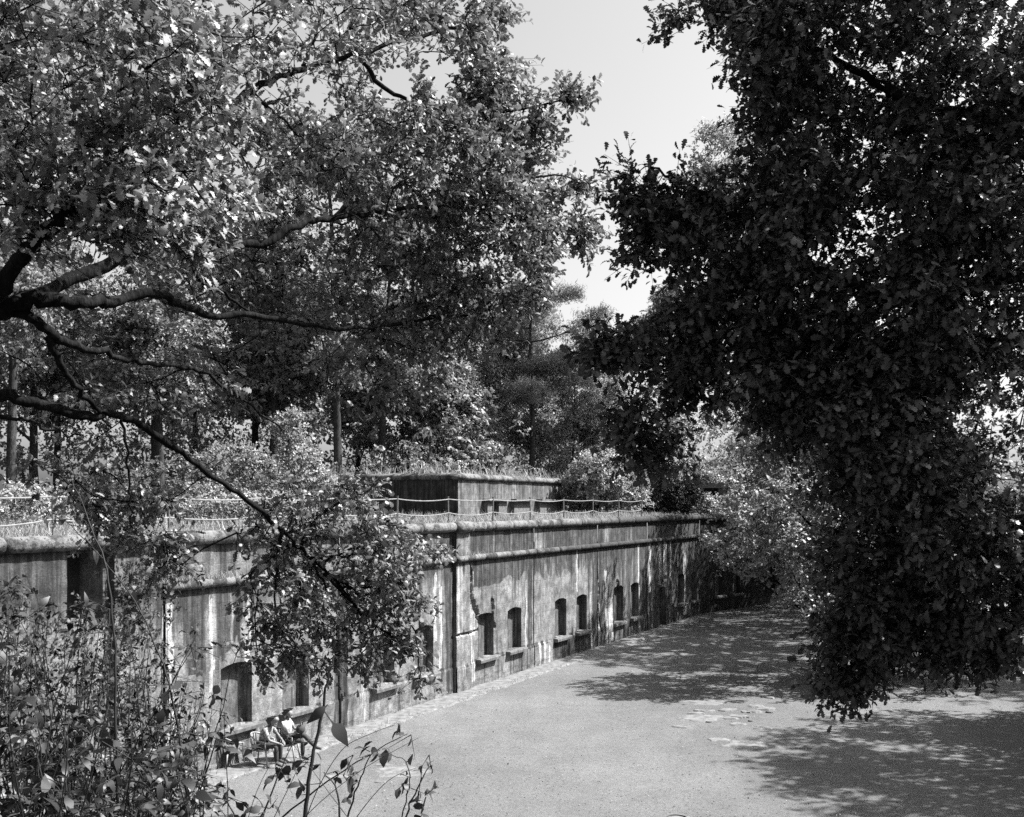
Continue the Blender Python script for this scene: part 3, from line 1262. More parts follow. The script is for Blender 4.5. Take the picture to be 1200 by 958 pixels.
def big_leaves(root, tpl_name, mat, pos, ax, nr, sz, n, label=None, tpl=OAK):
    if tpl is OAK:
        tpl = OAK_FOLD
    """the n leaves that show largest become parts of their own"""
    px = 600 + pos[:, 0] / pos[:, 1] * 1200
    py = 590 - (pos[:, 2] - CZ) / pos[:, 1] * 1200
    ok = (px > -10) & (px < 1210) & (py > -10) & (py < 968) & (pos[:, 1] > 0.5)
    score = np.where(ok, sz / np.maximum(pos[:, 1], 0.5), -1)
    idx = np.argsort(-score)[:n]
    idx = idx[score[idx] > 0]
    TV, T4, T3 = tpl
    meshes = []
    for k, tone in enumerate((0.15, 0.4, 0.6, 0.85)):
        V = TV.copy()
        V[:, 2] += (k - 1.5) * 0.06 * V[:, 0] ** 2
        me = mesh_np(tpl_name, V, T4, T3 if len(T3) else None, np.full(len(V), tone))
        me.materials.append(mat)
        meshes.append(me)
    A, S, Nn = frames(ax[idx], nr[idx])
    off = np.array(wloc(root))
    for q, i in enumerate(idx):
        o = bpy.data.objects.new("leaf", meshes[q % 4])
        s = float(sz[i])
        o.matrix_basis = Matrix(((A[q][0] * s, S[q][0] * s, Nn[q][0] * s, pos[i][0] - off[0]),
                                 (A[q][1] * s, S[q][1] * s, Nn[q][1] * s, pos[i][1] - off[1]),
                                 (A[q][2] * s, S[q][2] * s, Nn[q][2] * s, pos[i][2] - off[2]),
                                 (0, 0, 0, 1)))
        COL.objects.link(o)
        o.parent = root
    keep = np.ones(len(pos), bool)
    keep[idx] = False
    return keep


def build_oak(name, label, cat, base, trunk, limbs, blobs, mat, leaf=0.105, twigs=6, per=8, reach=0.42, parts=300, gate=-0.25, axis_pt=None, tpl=OAK, group=None, up=0.8, near_tpl_d=99):
    root = empty(name, base, 0, label, cat, group)
    nodes = []
    mb = MB()
    tl = smooth_line([p for p, r in trunk], 5, 0.02)
    rr = np.interp(np.linspace(0, 1, len(tl)), np.linspace(0, 1, len(trunk)), [r for p, r in trunk])
    mb.tube(tl, list(rr), 14)
    mb.build("trunk", M['bark'], root, True)
    nodes += tl[len(tl) // 3:]
    for pts, r0, r1 in limbs:
        ln = smooth_line([W(*p) if not isinstance(p, Vector) else p for p in pts], 6, 0.012)
        rad = [r0 + (r1 - r0) * (i / (len(ln) - 1)) ** 0.8 for i in range(len(ln))]
        rad = [r * random.uniform(0.9, 1.12) for r in rad]
        mb = MB()
        mb.tube(ln, rad, 9)
        mb.build("limb", M['bark'], root, True)
        nodes += ln
    C = blob_points(blobs, gate)
    lines = grow_to(nodes, C, 0.0045, 0.022)
    mb = MB()
    for p, r in lines:
        mb.tube(smooth_line(p, 2), list(np.interp(np.linspace(0, 1, 7), np.linspace(0, 1, 4), r)), 4, False)
    tag(mb.build("branches", M['bark'], root, True), None, None, None, 'stuff')
    C = np.array([tuple(c) for c in C])
    ap = np.array(axis_pt if axis_pt is not None else tuple(tl[-1]))
    pos, ax, nr, sz, tone, seg = sprays(C, C - ap, reach, twigs, per, leaf, up, face=0.35)
    tw = link("twigs", twig_mesh("twigs", seg, 0.004, base), M['bark'], root)
    tag(tw, None, None, None, 'stuff')
    if parts:
        keep = big_leaves(root, "leaf", mat, pos, ax, nr, sz, parts, tpl=tpl)
        pos, ax, nr, sz, tone = pos[keep], ax[keep], nr[keep], sz[keep], tone[keep]
    far = pos[:, 1] > near_tpl_d
    for sel, tp in ((~far, tpl), (far, OAK_LOW)):
        if sel.any():
            cr = link("crown", leaf_mesh("crown", tp, pos[sel], ax[sel], nr[sel], sz[sel], tone[sel], base), mat, root)
            tag(cr, None, None, None, 'stuff')
    return root, len(pos)


def V3(*a):
    return Vector(a)


# --- the oak that reaches in over the left of the picture
LB = Vector((-5.1, 7.6, bank(-5.1, 7.6) - 0.2))
LJ = W(-60, 372, 7.6)
left_trunk = [(LB, 0.34), (LB + V3(0.1, 0, 1.5), 0.25), (W(-90, 420, 7.7), 0.22), (LJ, 0.2), (W(-50, 150, 7.8), 0.17), (W(-20, -80, 8.2), 0.13), (W(60, -300, 8.8), 0.07)]
left_limbs = [
    ([(-60, 372, 7.6), (0, 365, 7.2), (40, 350, 7.2), (90, 355, 7.4), (130, 352, 7.7), (190, 345, 8.2), (235, 367, 8.7), (310, 372, 9.3), (400, 385, 10.0), (470, 380, 10.6), (560, 370, 11.2)], 0.068, 0.013),
    ([(-60, 380, 7.6), (10, 365, 7.3), (45, 378, 7.2), (75, 400, 7.4), (120, 412, 7.7), (165, 424, 8.0), (225, 432, 8.5), (275, 462, 9.0), (330, 505, 9.4)], 0.05, 0.008),
    ([(-70, 440, 7.6), (-20, 465, 7.4), (0, 465, 7.4), (50, 475, 7.6), (105, 490, 7.9), (135, 484, 8.1), (180, 508, 8.4), (230, 545, 8.8), (280, 578, 9.2), (330, 622, 9.7), (365, 655, 10.1), (400, 690, 10.4), (430, 730, 10.7)], 0.054, 0.010),
    ([(-55, 300, 7.7), (-10, 345, 7.0), (15, 315, 6.8), (45, 280, 6.7), (110, 225, 7.2), (170, 190, 8.0), (228, 157, 8.6), (262, 128, 9.0), (295, 108, 9.4), (330, 90, 9.7), (370, 76, 10.1), (420, 63, 10.6), (480, 45, 11.0), (540, 30, 11.5)], 0.062, 0.018),
    ([(0, 365, 7.2), (80, 330, 7.8), (195, 280, 8.6), (260, 286, 9.0), (310, 285, 9.3), (350, 264, 9.6), (400, 254, 10.0), (440, 249, 10.4), (520, 240, 11.0), (610, 235, 11.5)], 0.058, 0.014),
    ([(195, 280, 8.6), (222, 305, 8.7), (236, 330, 8.8), (262, 345, 9.0), (300, 372, 9.3)], 0.03, 0.010),
    ([(262, 128, 9.0), (230, 110, 9.0), (205, 95, 8.9)], 0.024, 0.008),
    ([(295, 108, 9.4), (330, 140, 9.4), (355, 162, 9.5)], 0.02, 0.007),
    ([(355, 78, 10.0), (366, 50, 10.1), (372, 30, 10.2), (380, 10, 10.2)], 0.022, 0.008),
    ([(55, 395, 7.3), (80, 440, 7.5), (105, 470, 7.8), (125, 485, 8.0)], 0.028, 0.016),
    ([(0, 487, 7.0), (30, 492, 7.0), (60, 506, 7.1), (95, 510, 7.2)], 0.014, 0.006),
    ([(140, 488, 8.1), (148, 530, 8.1), (150, 575, 8.2), (156, 620, 8.3)], 0.014, 0.006),
    ([(330, 622, 9.7), (326, 660, 9.8), (322, 700, 9.9), (326, 730, 9.9)], 0.020, 0.008),
    ([(365, 655, 10.1), (420, 650, 10.5), (470, 655, 10.9)], 0.020, 0.008),
    ([(380, 672, 10.2), (420, 712, 10.5), (455, 745, 10.8), (485, 770, 11.0)], 0.022, 0.008),
    ([(350, 640, 10.0), (380, 600, 10.2), (420, 580, 10.4)], 0.018, 0.008),
    ([(365, 655, 10.1), (385, 695, 10.2), (393, 735, 10.3), (396, 768, 10.3)], 0.014, 0.006),
    ([(385, 675, 10.3), (412, 690, 10.4), (436, 722, 10.6), (446, 765, 10.7)], 0.015, 0.006),
    ([(400, 690, 10.4), (442, 690, 10.6), (474, 718, 10.8), (488, 752, 10.9), (492, 795, 11.0)], 0.016, 0.006),
    ([(340, 632, 9.8), (316, 660, 9.7), (300, 700, 9.7), (300, 770, 9.8)], 0.014, 0.005),
    ([(372, 662, 10.2), (420, 640, 10.5), (462, 636, 10.8), (500, 642, 11.0)], 0.016, 0.006),
    ([(420, 63, 10.6), (460, 110, 10.8), (530, 130, 11.2), (600, 130, 11.6), (680, 112, 11.8)], 0.03, 0.007),
    ([(520, 240, 11.0), (580, 255, 11.3), (640, 260, 11.6), (690, 275, 11.8)], 0.022, 0.007),
    ([(520, 240, 11.0), (590, 220, 11.3), (650, 205, 11.6), (690, 215, 11.8)], 0.02, 0.007),
]
left_blobs = [
    (70, 110, 150, 120, 9.0, 0.8, 60),
    (60, 110, 190, 180, 6.3, 0.7, 88), (20, 130, 60, 120, 7.1, 0.4, 30), (190, 240, 80, 80, 6.9, 0.5, 32), (50, 225, 110, 70, 6.7, 0.6, 30),
    (150, 30, 180, 90, 7.7, 1, 45), (340, 30, 130, 90, 9.6, 1, 30), (300, 190, 110, 60, 9.2, 0.9, 32),
    (486, 70, 103.4, 100, 11.2, 1, 65), (450, 190, 150, 70, 10.6, 1.1, 82), (556, 190, 75.2, 90, 11.4, 0.9, 60), (566, 60, 35.72, 90, 11.6, 0.6, 32),
    (596, 130, 37.6, 45, 11.6, 0.5, 20), (658, 113, 22.56, 10, 11.8, 0.2, 9), (626, 160, 15.04, 24, 11.7, 0.3, 8), (674, 213, 11.28, 8, 11.8, 0.2, 5), (636, 240, 31.96, 36, 11.6, 0.4, 19), (676, 272, 18.8, 24, 11.8, 0.3, 11),
    (546, 300, 89.3, 80, 11, 0.9, 70), (430, 320, 140, 75, 10.4, 0.9, 65), (606, 320, 30.08, 50, 11.4, 0.5, 18), (506, 385, 84.6, 40, 10.8, 0.8, 25),
    (300, 330, 120, 70, 10, 0.8, 28), (120, 420, 150, 80, 9.2, 0.7, 12), (330, 430, 130, 60, 10.4, 0.8, 15), (60, 500, 80, 50, 8.8, 0.5, 5),
    (450, 440, 80, 50, 10.5, 0.7, 10),
    (370, 596, 70, 32, 10.1, 0.5, 15), (300, 640, 26, 30, 9.9, 0.3, 6), (390, 650, 95, 40, 10.3, 0.5, 31), (320, 690, 50, 34, 9.9, 0.4, 15), (440, 700, 46, 32, 10.7, 0.4, 18), (375, 715, 50, 30, 10.3, 0.4, 11), (318, 745, 36, 30, 9.9, 0.3, 11), (478, 690, 20, 26, 10.9, 0.2, 6),
    (478, 745, 22, 22, 10.9, 0.2, 8), (490, 792, 9, 16, 11, 0.15, 2), (430, 752, 40, 22, 10.7, 0.3, 9), (380, 765, 36, 16, 10.4, 0.3, 5), (452, 622, 44, 20, 10.8, 0.3, 9), (495, 640, 22, 14, 11, 0.2, 5), (300, 780, 14, 16, 9.9, 0.2, 2), (420, 575, 26, 16, 10.5, 0.3, 4),
    (160, 610, 52, 48, 9.3, 0.4, 22), (190, 650, 30, 34, 9.5, 0.3, 8), (110, 580, 40, 30, 9.1, 0.4, 6),
    (150, -170, 300, 130, 9, 1.2, 20), (456, -120, 150.4, 100, 11.5, 1, 28),
]
oak_left, nl = build_oak("oak_tree", "big sunlit oak with dark spreading limbs reaching over the near end of the wall", "oak tree", LB, left_trunk, left_limbs, left_blobs, M['oak_l'], axis_pt=tuple(LJ), leaf=0.080, reach=0.31, per=9, gate=-0.12)

# --- the dark oak on the other side
KR = 0.88
RB = Vector((5.9, 8.3, bank(5.9, 8.3) - 0.2))
RJ = W(1370, 480, 9.6 * KR)
right_trunk = [(RB, 0.42), (RB + V3(0, 0.1, 1.6), 0.32), (RJ, 0.28), (W(1350, 200, 9.8 * KR), 0.22), (W(1330, -60, 10 * KR), 0.15), (W(1300, -300, 10 * KR), 0.08)]
right_limbs = [
    ([(1370, 480, 9.6), (1260, 560, 9.6), (1200, 612, 9.8), (1150, 645, 10.0), (1110, 680, 10.2), (1075, 712, 10.4), (1035, 760, 10.6), (1000, 800, 10.7)], 0.09, 0.014),
    ([(1150, 645, 10.0), (1120, 720, 10.2), (1110, 770, 10.3), (1140, 800, 10.3)], 0.03, 0.010),
    ([(1200, 612, 9.8), (1190, 700, 9.9), (1185, 760, 10.0)], 0.03, 0.010),
    ([(1360, 400, 9.6), (1230, 395, 9.4), (1120, 410, 9.4), (1000, 408, 9.5), (900, 405, 9.6), (800, 412, 9.7), (730, 415, 9.7)], 0.085, 0.010),
    ([(1000, 375, 9.2), (960, 368, 9.3), (920, 382, 9.4), (880, 420, 9.6), (830, 450, 9.7), (780, 490, 9.8)], 0.035, 0.008),
    ([(1350, 300, 9.7), (1200, 320, 9.2), (1060, 350, 9.0), (960, 315, 9.3), (905, 275, 9.6), (850, 245, 9.8), (800, 212, 10.0), (760, 195, 10.1)], 0.075, 0.007),
    ([(1350, 200, 9.8), (1220, 150, 9.4), (1100, 130, 9.4), (1010, 90, 9.7), (930, 40, 10.0), (860, 15, 10.3)], 0.08, 0.009),
    ([(1350, 250, 9.8), (1200, 250, 9.2), (1080, 220, 9.2), (980, 190, 9.6), (905, 150, 10.0)], 0.06, 0.008),
    ([(1120, 410, 9.4), (1050, 470, 9.6), (980, 510, 9.8), (900, 490, 9.9)], 0.03, 0.008),
    ([(1340, 0, 9.9), (1180, -20, 9.5), (1050, -60, 9.6), (900, -90, 10)], 0.07, 0.01),
]
right_blobs = [
    (745, 425, 40, 24, 9.8, 0.3, 14), (800, 440, 50, 28, 9.8, 0.4, 16), (748, 215, 16, 22, 10.1, 0.2, 6), (770, 255, 24, 24, 10.0, 0.2, 8), (752, 300, 12, 14, 10, 0.2, 3), (715, 410, 16, 10, 9.8, 0.2, 4), (812, 28, 20, 12, 10.3, 0.2, 4),
    (975, 790, 12, 20, 10.6, 0.2, 4), (1095, 770, 22, 14, 10.3, 0.2, 5),
    (1000, 70, 130, 110, 10, 1.1, 144), (1130, 90, 110, 130, 9.4, 1.1, 144), (914, 40, 41.36, 45, 10.2, 0.5, 36), (913, 20, 37.6, 20, 10.3, 0.4, 14), (858, 8, 35.72, 20, 10.3, 0.3, 16), (932, 100, 43.24, 44, 10, 0.5, 31),
    (1050, 250, 150, 110, 9.6, 1, 180), (1150, 330, 80, 130, 9.2, 0.9, 114), (944, 230, 56.4, 60, 9.9, 0.6, 41), (904, 150, 18.8, 24, 10, 0.3, 8),
    (874, 300, 75.2, 55, 9.9, 0.6, 66), (799, 285, 39.48, 38, 10, 0.4, 26), (774, 218, 20.68, 24, 10.1, 0.2, 11), (834, 230, 32.9, 25, 10, 0.3, 14), (762, 268, 11.28, 20, 10.1, 0.2, 5),
    (914, 360, 94, 55, 9.7, 0.7, 65), (814, 375, 42.3, 34, 9.8, 0.4, 22), (784, 425, 58.28, 40, 9.8, 0.4, 25), (734, 415, 24.44, 16, 9.8, 0.2, 11), (749, 480, 15.98, 48, 9.8, 0.2, 16), (779, 515, 20.68, 34, 9.8, 0.2, 12),
    (864, 440, 65.8, 42, 9.8, 0.5, 22), (974, 430, 94, 65, 9.6, 0.7, 84), (1090, 460, 120, 90, 9.4, 0.8, 156), (934, 495, 56.4, 22, 9.8, 0.4, 14),
    (1040, 570, 70, 70, 9.8, 0.7, 78), (1130, 590, 80, 80, 9.6, 0.7, 96), (1180, 680, 40, 80, 9.9, 0.5, 43), (1070, 690, 66, 60, 10.3, 0.5, 77), (999, 650, 24.44, 40, 10.2, 0.3, 19),
    (1015, 748, 44, 34.2, 10.6, 0.3, 36), (1009, 790, 20.68, 19.8, 10.7, 0.2, 14), (999, 713, 31.96, 19.8, 10.6, 0.3, 19), (1055, 738, 34, 23.4, 10.5, 0.3, 19), (1140, 753, 26, 23.4, 10.3, 0.3, 17), (1178, 756, 26, 19.8, 10.2, 0.3, 14), (1105, 698, 40, 23.4, 10.2, 0.3, 19),
    (1120, -120, 200, 100, 9.6, 1.2, 60), (1300, 200, 110, 260, 9.5, 1.2, 180), (1300, 620, 100, 160, 9.8, 1, 72),
]
right_limbs = [([(x, y, d * KR) for x, y, d in p], a, b) for p, a, b in right_limbs]
right_blobs = [(x, y, rx, ry, d * KR, dd * KR, n) for x, y, rx, ry, d, dd, n in right_blobs]
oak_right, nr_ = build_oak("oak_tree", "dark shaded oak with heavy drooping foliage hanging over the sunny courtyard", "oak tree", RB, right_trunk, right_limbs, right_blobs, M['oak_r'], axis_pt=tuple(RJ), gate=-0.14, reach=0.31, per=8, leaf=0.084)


# --- trees built in their own coordinates
def local_tree(root, height, r_trunk, blobs, mat, leaf, tpl, twigs, per, reach, limbs=10, up=0.6, gate=-0.2, gscale=0.45, bark='bark_far', lean=(0, 0), fork=0.35, shell=0.5, droop=0.1):
    """trunk, limbs and crown as children of root (crown blobs: x, y, z, rx, rz, clusters)"""
    base = np.array(tuple(wloc(root)))
    line = [Vector((0, 0, -0.3)), Vector((lean[0] * 0.2, lean[1] * 0.2, height * 0.3)), Vector((lean[0] * 0.6, lean[1] * 0.6, height * 0.65)), Vector((lean[0], lean[1], height * 0.96))]
    tl = smooth_line(line, 5, 0.03)
    mb = MB()
    mb.tube(tl, [r_trunk * (1 - 0.85 * i / (len(tl) - 1)) + (0.25 * r_trunk if i == 0 else 0) for i in range(len(tl))], 9)
    mb.build("trunk", M[bark], root, True, True)
    P = []
    for x, y, z, rx, rz, cnt in blobs:
        k = tries = 0
        while k < cnt and tries < cnt * 10:
            tries += 1
            d = Vector((random.gauss(0, 1), random.gauss(0, 1), random.gauss(0, 1))).normalized()
            q = shell + (1 - shell) * random.random() ** 0.6
            p = Vector((x + d.x * rx * q, y + d.y * rx * q, z + d.z * rz * q))
            if mnoise.noise(p * gscale + Vector((base[0], base[1], 0))) < gate or p.z < 0.15:
                continue
            P.append(p)
            k += 1
    nodes = [p for p in tl if p.z > height * fork]
    sub = random.sample(P, min(limbs, len(P)))
    lb = MB()
    for t in sub:
        zz = max(height * fork, t.z - random.uniform(0.25, 0.5) * math.hypot(t.x, t.y) - 0.5)
        a = min(tl, key=lambda p: abs(p.z - zz))
        mid = a.lerp(t, 0.5) + Vector((random.gauss(0, 0.25), random.gauss(0, 0.25), random.gauss(0.1, 0.3)))
        ln = smooth_line([a, mid, t], 4, 0.03)
        r0 = r_trunk * random.uniform(0.25, 0.42)
        lb = MB()
        lb.tube(ln, [r0 * (1 - 0.8 * i / (len(ln) - 1)) for i in range(len(ln))], 6, False)
        lb.build("limb", M[bark], root, True, True)
        nodes += ln[2:]
    lines = grow_to(nodes, P, 0.012, 0.05, 0.03, 2)
    mb = MB()
    for p, r in lines:
        mb.tube(p, r, 3, False)
    tag(mb.build("branches", M[bark], root, True, True), None, None, None, 'stuff')
    C = np.array([tuple(p) for p in P])
    ap = np.array([lean[0] * 0.6, lean[1] * 0.6, height * 0.55])
    pos, ax, nr, sz, tone, seg = sprays(C, C - ap, reach, twigs, per, leaf, up, droop)
    cr = link("crown", leaf_mesh("crown", tpl, pos, ax, nr, sz, tone), mat, root)
    tag(cr, None, None, None, 'stuff')
    return root


def copy_tree(src, loc, rz, sc=1.0, label=None, group=None):
    r = src.copy()
    COL.objects.link(r)
    r.location = loc
    r.rotation_euler = (0, 0, rz)
    r.scale = (sc, sc, sc * random.uniform(0.92, 1.08))
    if label:
        r['label'] = label
    if group:
        r['group'] = group
    for ch in list(src.children):
        c = ch.copy()
        COL.objects.link(c)
        c.parent = r
    return r


# the tall oak in the yard, lit along its outer side, and the shadier ones behind it
t = empty("oak_tree", (14.2, 41, 0), 0, "low oak with sunlit boughs spreading beside the far end of the wall", "oak tree")
local_tree(t, 7.5, 0.28, [(-1.5, -1, 5.1, 4.0, 2.4, 220), (-4.1, -2, 6.0, 2.7, 2.1, 140), (0.9, -2, 2.6, 3.3, 1.8, 130), (1.5, 0, 5.0, 3.6, 3.0, 130)],
           M['mid'], 0.17, OAK_LOW, 7, 9, 0.62, 22, 0.7, 0.0, 0.7, 'bark', (-0.8, 0), 0.15)
t = empty("oak_tree", (17.8, 49, 0), 0, "tall oak rising behind the low sunlit oak in the yard", "oak tree")
local_tree(t, 19, 0.5, [(0.5, 0, 12, 6.0, 4.5, 190), (2.5, 0, 16, 4.6, 4, 140), (-1.5, 0, 7.5, 4.5, 2.5, 120)],
           M['mid'], 0.24, OAK_LOW, 6, 8, 0.75, 18, 0.7, 0.0, 0.6, 'bark', (-0.8, 0), 0.2)
t = empty("oak_tree", (21.5, 58.5, 0), 0, "shady oak close to the dark corner of the fort behind the lit boughs", "oak tree")
local_tree(t, 17, 0.42, [(-2.0, 0, 9, 6.5, 4.6, 360), (-3, 0, 13, 4.5, 3.5, 200), (2, -2, 7.5, 6, 3.5, 200)], M['mid'], 0.24, OAK_LOW, 6, 8, 1.1, 14, 0.7, -0.2, 0.4, 'bark', (-0.5, 0), 0.3)
t = empty("oak_tree", (24.0, 28, 0), 0, "broad oak standing in the yard behind the near dark foliage", "oak tree")
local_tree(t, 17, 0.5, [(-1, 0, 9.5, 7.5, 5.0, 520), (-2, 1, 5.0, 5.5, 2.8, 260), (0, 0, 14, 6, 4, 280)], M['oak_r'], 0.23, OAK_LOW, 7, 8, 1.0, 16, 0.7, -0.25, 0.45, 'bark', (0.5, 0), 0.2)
shade_src = t
copy_tree(t, (19.5, 15.5, 0.4), 1.2, 0.95, "unseen oak added past the edge of the view next to the near bank", None)  # out of view, added to block sky light over the yard
copy_tree(t, (28, 20, 0), 5.2, 1.0, "unseen oak added past the edge of the view further along the yard", None)  # second unseen oak, added to deepen the yard's shade
copy_tree(t, (20.6, 67.5, 0), 3.3, 0.82, "oak added in the inner corner of the fort to shade the dark end wall")  # added to throw shade on the second wall run
copy_tree(t, (33, 43, 0), 2.1, 1.05, "oak further across the yard seen through gaps in the dark foliage")
copy_tree(t, (40, 62, 0), 4.0, 1.1, "far oak at the end of the yard mostly hidden by nearer foliage")

t = empty("poplar_tree", (19.0, 76, 6.2), 0, "very tall pale tree showing its sunlit top behind the dark oak against the sky", "tree")
local_tree(t, 29, 0.45, [(-2.5, 0, 26, 3.2, 3.2, 150), (-1, 0, 21, 4.2, 3.6, 170), (1, 0, 15, 5, 4, 170), (2.5, 0, 25, 3.6, 3.4, 120), (-3.8, 0, 22.8, 1.8, 1.4, 40)], M['pale_leaf'], 0.26, OAK_LOW, 6, 8, 1.1, 14, 0.6, -0.2, 0.4, 'bark_far', (0.5, 0), 0.25)

# the wood behind the terrace
G_WOOD = "broad-leaved trees of the wood behind the terrace"
WL = "tall broad-leaved tree in the wood behind the fort terrace"


def zt(x, y):
    return 6.2


srcs = []
src_at = [(-28.0, 60.0), (-15.5, 66.0), (-6.5, 72.0)]
for k in range(3):
    x, y = src_at[k]
    t = empty("woodland_tree", (x, y, zt(x, y)), 0, WL, "tree", G_WOOD)
    bl = []
    H = 18 + 2.5 * k
    for i in range(9):
        a = random.uniform(0, 6.28)
        q = random.uniform(0.5, 3.4)
        zz = random.uniform(0.35, 0.92) * H
        bl.append((q * math.cos(a), q * math.sin(a), zz, random.uniform(1.7, 3.0) * (1.15 - 0.5 * zz / H), random.uniform(1.2, 2.2), 66))
    local_tree(t, H, 0.30, bl, M['wood'], 0.27, OAK_LOW, 5, 9, 1.1, 12, 0.6, -0.15, 0.5, 'bark_far', (random.uniform(-1, 1), 0), 0.25, 0.4)
    srcs.append(t)
spots = [(-38, 52, 0), (-33, 74, 1), (-23, 74, 2), (-19.5, 57, 1), (-12.0, 80, 0), (-10.5, 62, 2), (-4.0, 84, 1), (-1.0, 80, 0), (-45, 66, 2), (-28, 90, 0), (-18, 94, 1), (-7, 98, 2), (2, 100, 0), (9, 104, 1),
         (-52, 50, 1), (17, 108, 2), (26, 112, 0), (36, 112, 1), (46, 114, 2), (-40, 36, 2), (-30, 44, 1), (-25, 51, 2), (-18, 72, 0), (-22, 63, 2), (-8.5, 66, 1)]
for x, y, k in spots:
    copy_tree(srcs[k], (x, y, zt(x, y) - 0.2), random.uniform(0, 6.28), random.uniform(0.82, 1.08))

# young dark tree just behind the bunker
t = empty("woodland_tree", (-4.6, 71, 6.2), 0, "dark round-crowned tree right behind the bunker roof", "tree")
local_tree(t, 11.5, 0.22, [(0, 0, 6.6, 3.0, 2.6, 120), (1.5, 0, 4.8, 2.6, 1.8, 80), (-2, 0, 4.6, 2.6, 1.8, 80), (0, 0, 9.2, 2.2, 2, 60)], M['wood'], 0.24, OAK_LOW, 6, 8, 0.9, 10, 0.6, -0.2, 0.5)

# Scots pine with long flat boughs against the sky
def pine(root, H, seed, label_limbs=True):
    r = random.Random(seed)
    tl = smooth_line([Vector((0, 0, -0.3)), Vector((0.3, 0, H * 0.4)), Vector((0.1, 0, H * 0.75)), Vector((0.5, 0, H))], 5, 0.02)
    mb = MB()
    mb.tube(tl, [0.26 * (1 - 0.85 * i / (len(tl) - 1)) for i in range(len(tl))], 9)
    mb.build("trunk", M['bark_far'], root, True, True)
    P, seeds = [], []
    az = [(0.05, 5.3, 0.76, 0.42), (-0.2, 4.2, 0.62, 0.33), (0.3, 4.2, 0.55, 0.12), (3.0, 3.8, 0.80, 0.25), (2.7, 3.2, 0.62, 0.1)]
    for k in range(13):
        az.append((r.uniform(0, 6.28), r.uniform(1.6, 3.8) , r.uniform(0.45, 0.98), r.uniform(0.1, 0.5)))
    for a, L, fz, rise in az:
        z0 = H * fz
        b = min(tl, key=lambda p: abs(p.z - z0))
        pts = [b, b + Vector((math.cos(a) * L * 0.5, math.sin(a) * L * 0.5, rise * L * 0.35)), b + Vector((math.cos(a) * L, math.sin(a) * L, rise * L))]
        ln = smooth_line(pts, 5, 0.04)
        mb = MB()
        mb.tube(ln, [0.075 * (1 - 0.8 * i / (len(ln) - 1)) for i in range(len(ln))], 6, False)
        mb.build("limb", M['bark_far'], root, True, True)
        for i, p in enumerate(ln[3:]):
            f = (i + 3) / (len(ln) - 1)
            for q in range(7):
                off = Vector((r.gauss(0, 0.45), r.gauss(0, 0.5), r.gauss(0.12, 0.26))) * (0.7 + 0.6 * math.sin(f * 3.0))
                P.append(p + off)
    for q in range(40):
        P.append(Vector((0.4 + r.gauss(0, 0.8), r.gauss(0, 0.8), H + r.gauss(-0.4, 0.5))))
    C = np.array([tuple(p) for p in P])
    n = len(C)
    m = 56
    pos = np.repeat(C, m, 0) + rng.normal(0, 1, (n * m, 3)) * np.array([0.24, 0.24, 0.16])
    ax = unit(rng.normal(0, 0.7, (n * m, 3)) + np.array([0.1, 0, 0.55]))
    nr = unit(rng.normal(0, 1, (n * m, 3)))
    cr = link("crown", leaf_mesh("crown", NEEDLE, pos, ax, nr, rng.uniform(0.2, 0.4, n * m), np.clip(rng.normal(0.5, 0.25, n * m), 0, 1)), M['needle'], root)
    tag(cr, None, None, None, 'stuff')


t = empty("pine_tree", (1.2, 75, 6.2), 0, "tall pine with a long flat bough pointing out against the open sky", "pine tree")
pine(t, 16.5, 5)
# pale feathery trees and bushes beside the bunker
def leafy(name, label, x, y, z, H, blobs, mat='pale_leaf', leaf=0.2, tpl=DIAMOND, per=9, tw=6, reach=0.7, rt=0.1, cat="bush", group=None, limbs=8):
    t = empty(name, (x, y, z), 0, label, cat, group)
    local_tree(t, H, rt, blobs, M[mat], leaf, tpl, tw, per, reach, limbs, 0.5, -0.25, 0.6, 'bark_far', (random.uniform(-0.3, 0.3), 0), 0.12, 0.35)
    return t


leafy("birch_tree", "pale feathery tree rising between the pine and the dark foreground oak", 4.6, 78, 6.2, 12.2, [(0, 0, 10.2, 1.6, 2.0, 60), (0.7, 0, 7.5, 2.2, 2.4, 110), (-0.6, 0, 5, 2.4, 2.4, 100), (1.6, 0, 4.2, 2.0, 2.2, 60)], 'pale_leaf', 0.15, DIAMOND, 14, 8, 0.8, 0.14, "tree")
leafy("birch_tree", "leafy pale tree filling the gap just beyond the bunker end", 7.4, 80, 6.2, 11.0, [(0, 0, 9.0, 1.6, 1.6, 60), (-0.8, 0, 6.6, 2.2, 2.2, 110), (0.9, 0, 4.2, 2.4, 2.4, 110)], 'pale_leaf', 0.15, DIAMOND, 14, 8, 0.8, 0.14, "tree")
leafy("birch_tree", "slim pale tree with thin bright foliage beside the pine trunk", -2.0, 74, 6.2, 13.5, [(0, 0, 11.5, 1.3, 2.4, 60), (0.3, 0, 8, 1.7, 2.4, 80), (-0.2, 0, 4.6, 1.6, 2, 60)], 'pale_leaf', 0.18, DIAMOND, 9, 6, 0.8, 0.12, "tree")
leafy("birch_tree", "pale tree seen past the tips of the dark foreground oak", 9.0, 84, 6.2, 10.0, [(0, 0, 8, 2.0, 2.0, 80), (0.6, 0, 5, 2.6, 2.4, 110), (-1.2, 0, 3.4, 2.2, 2.0, 70)], 'pale_leaf', 0.16, DIAMOND, 13, 8, 0.8, 0.14, "tree")
leafy("bush", "big bright bush at the end of the bunker", 5.6, 67.5, 5.9, 4.4, [(0, 0, 2.6, 1.9, 1.9, 120), (1.7, 0, 1.6, 1.7, 1.4, 80), (-1.0, 0.6, 1.8, 1.4, 1.5, 60)], 'pale_leaf', 0.15, DIAMOND, 13, 8, 0.55, 0.06)
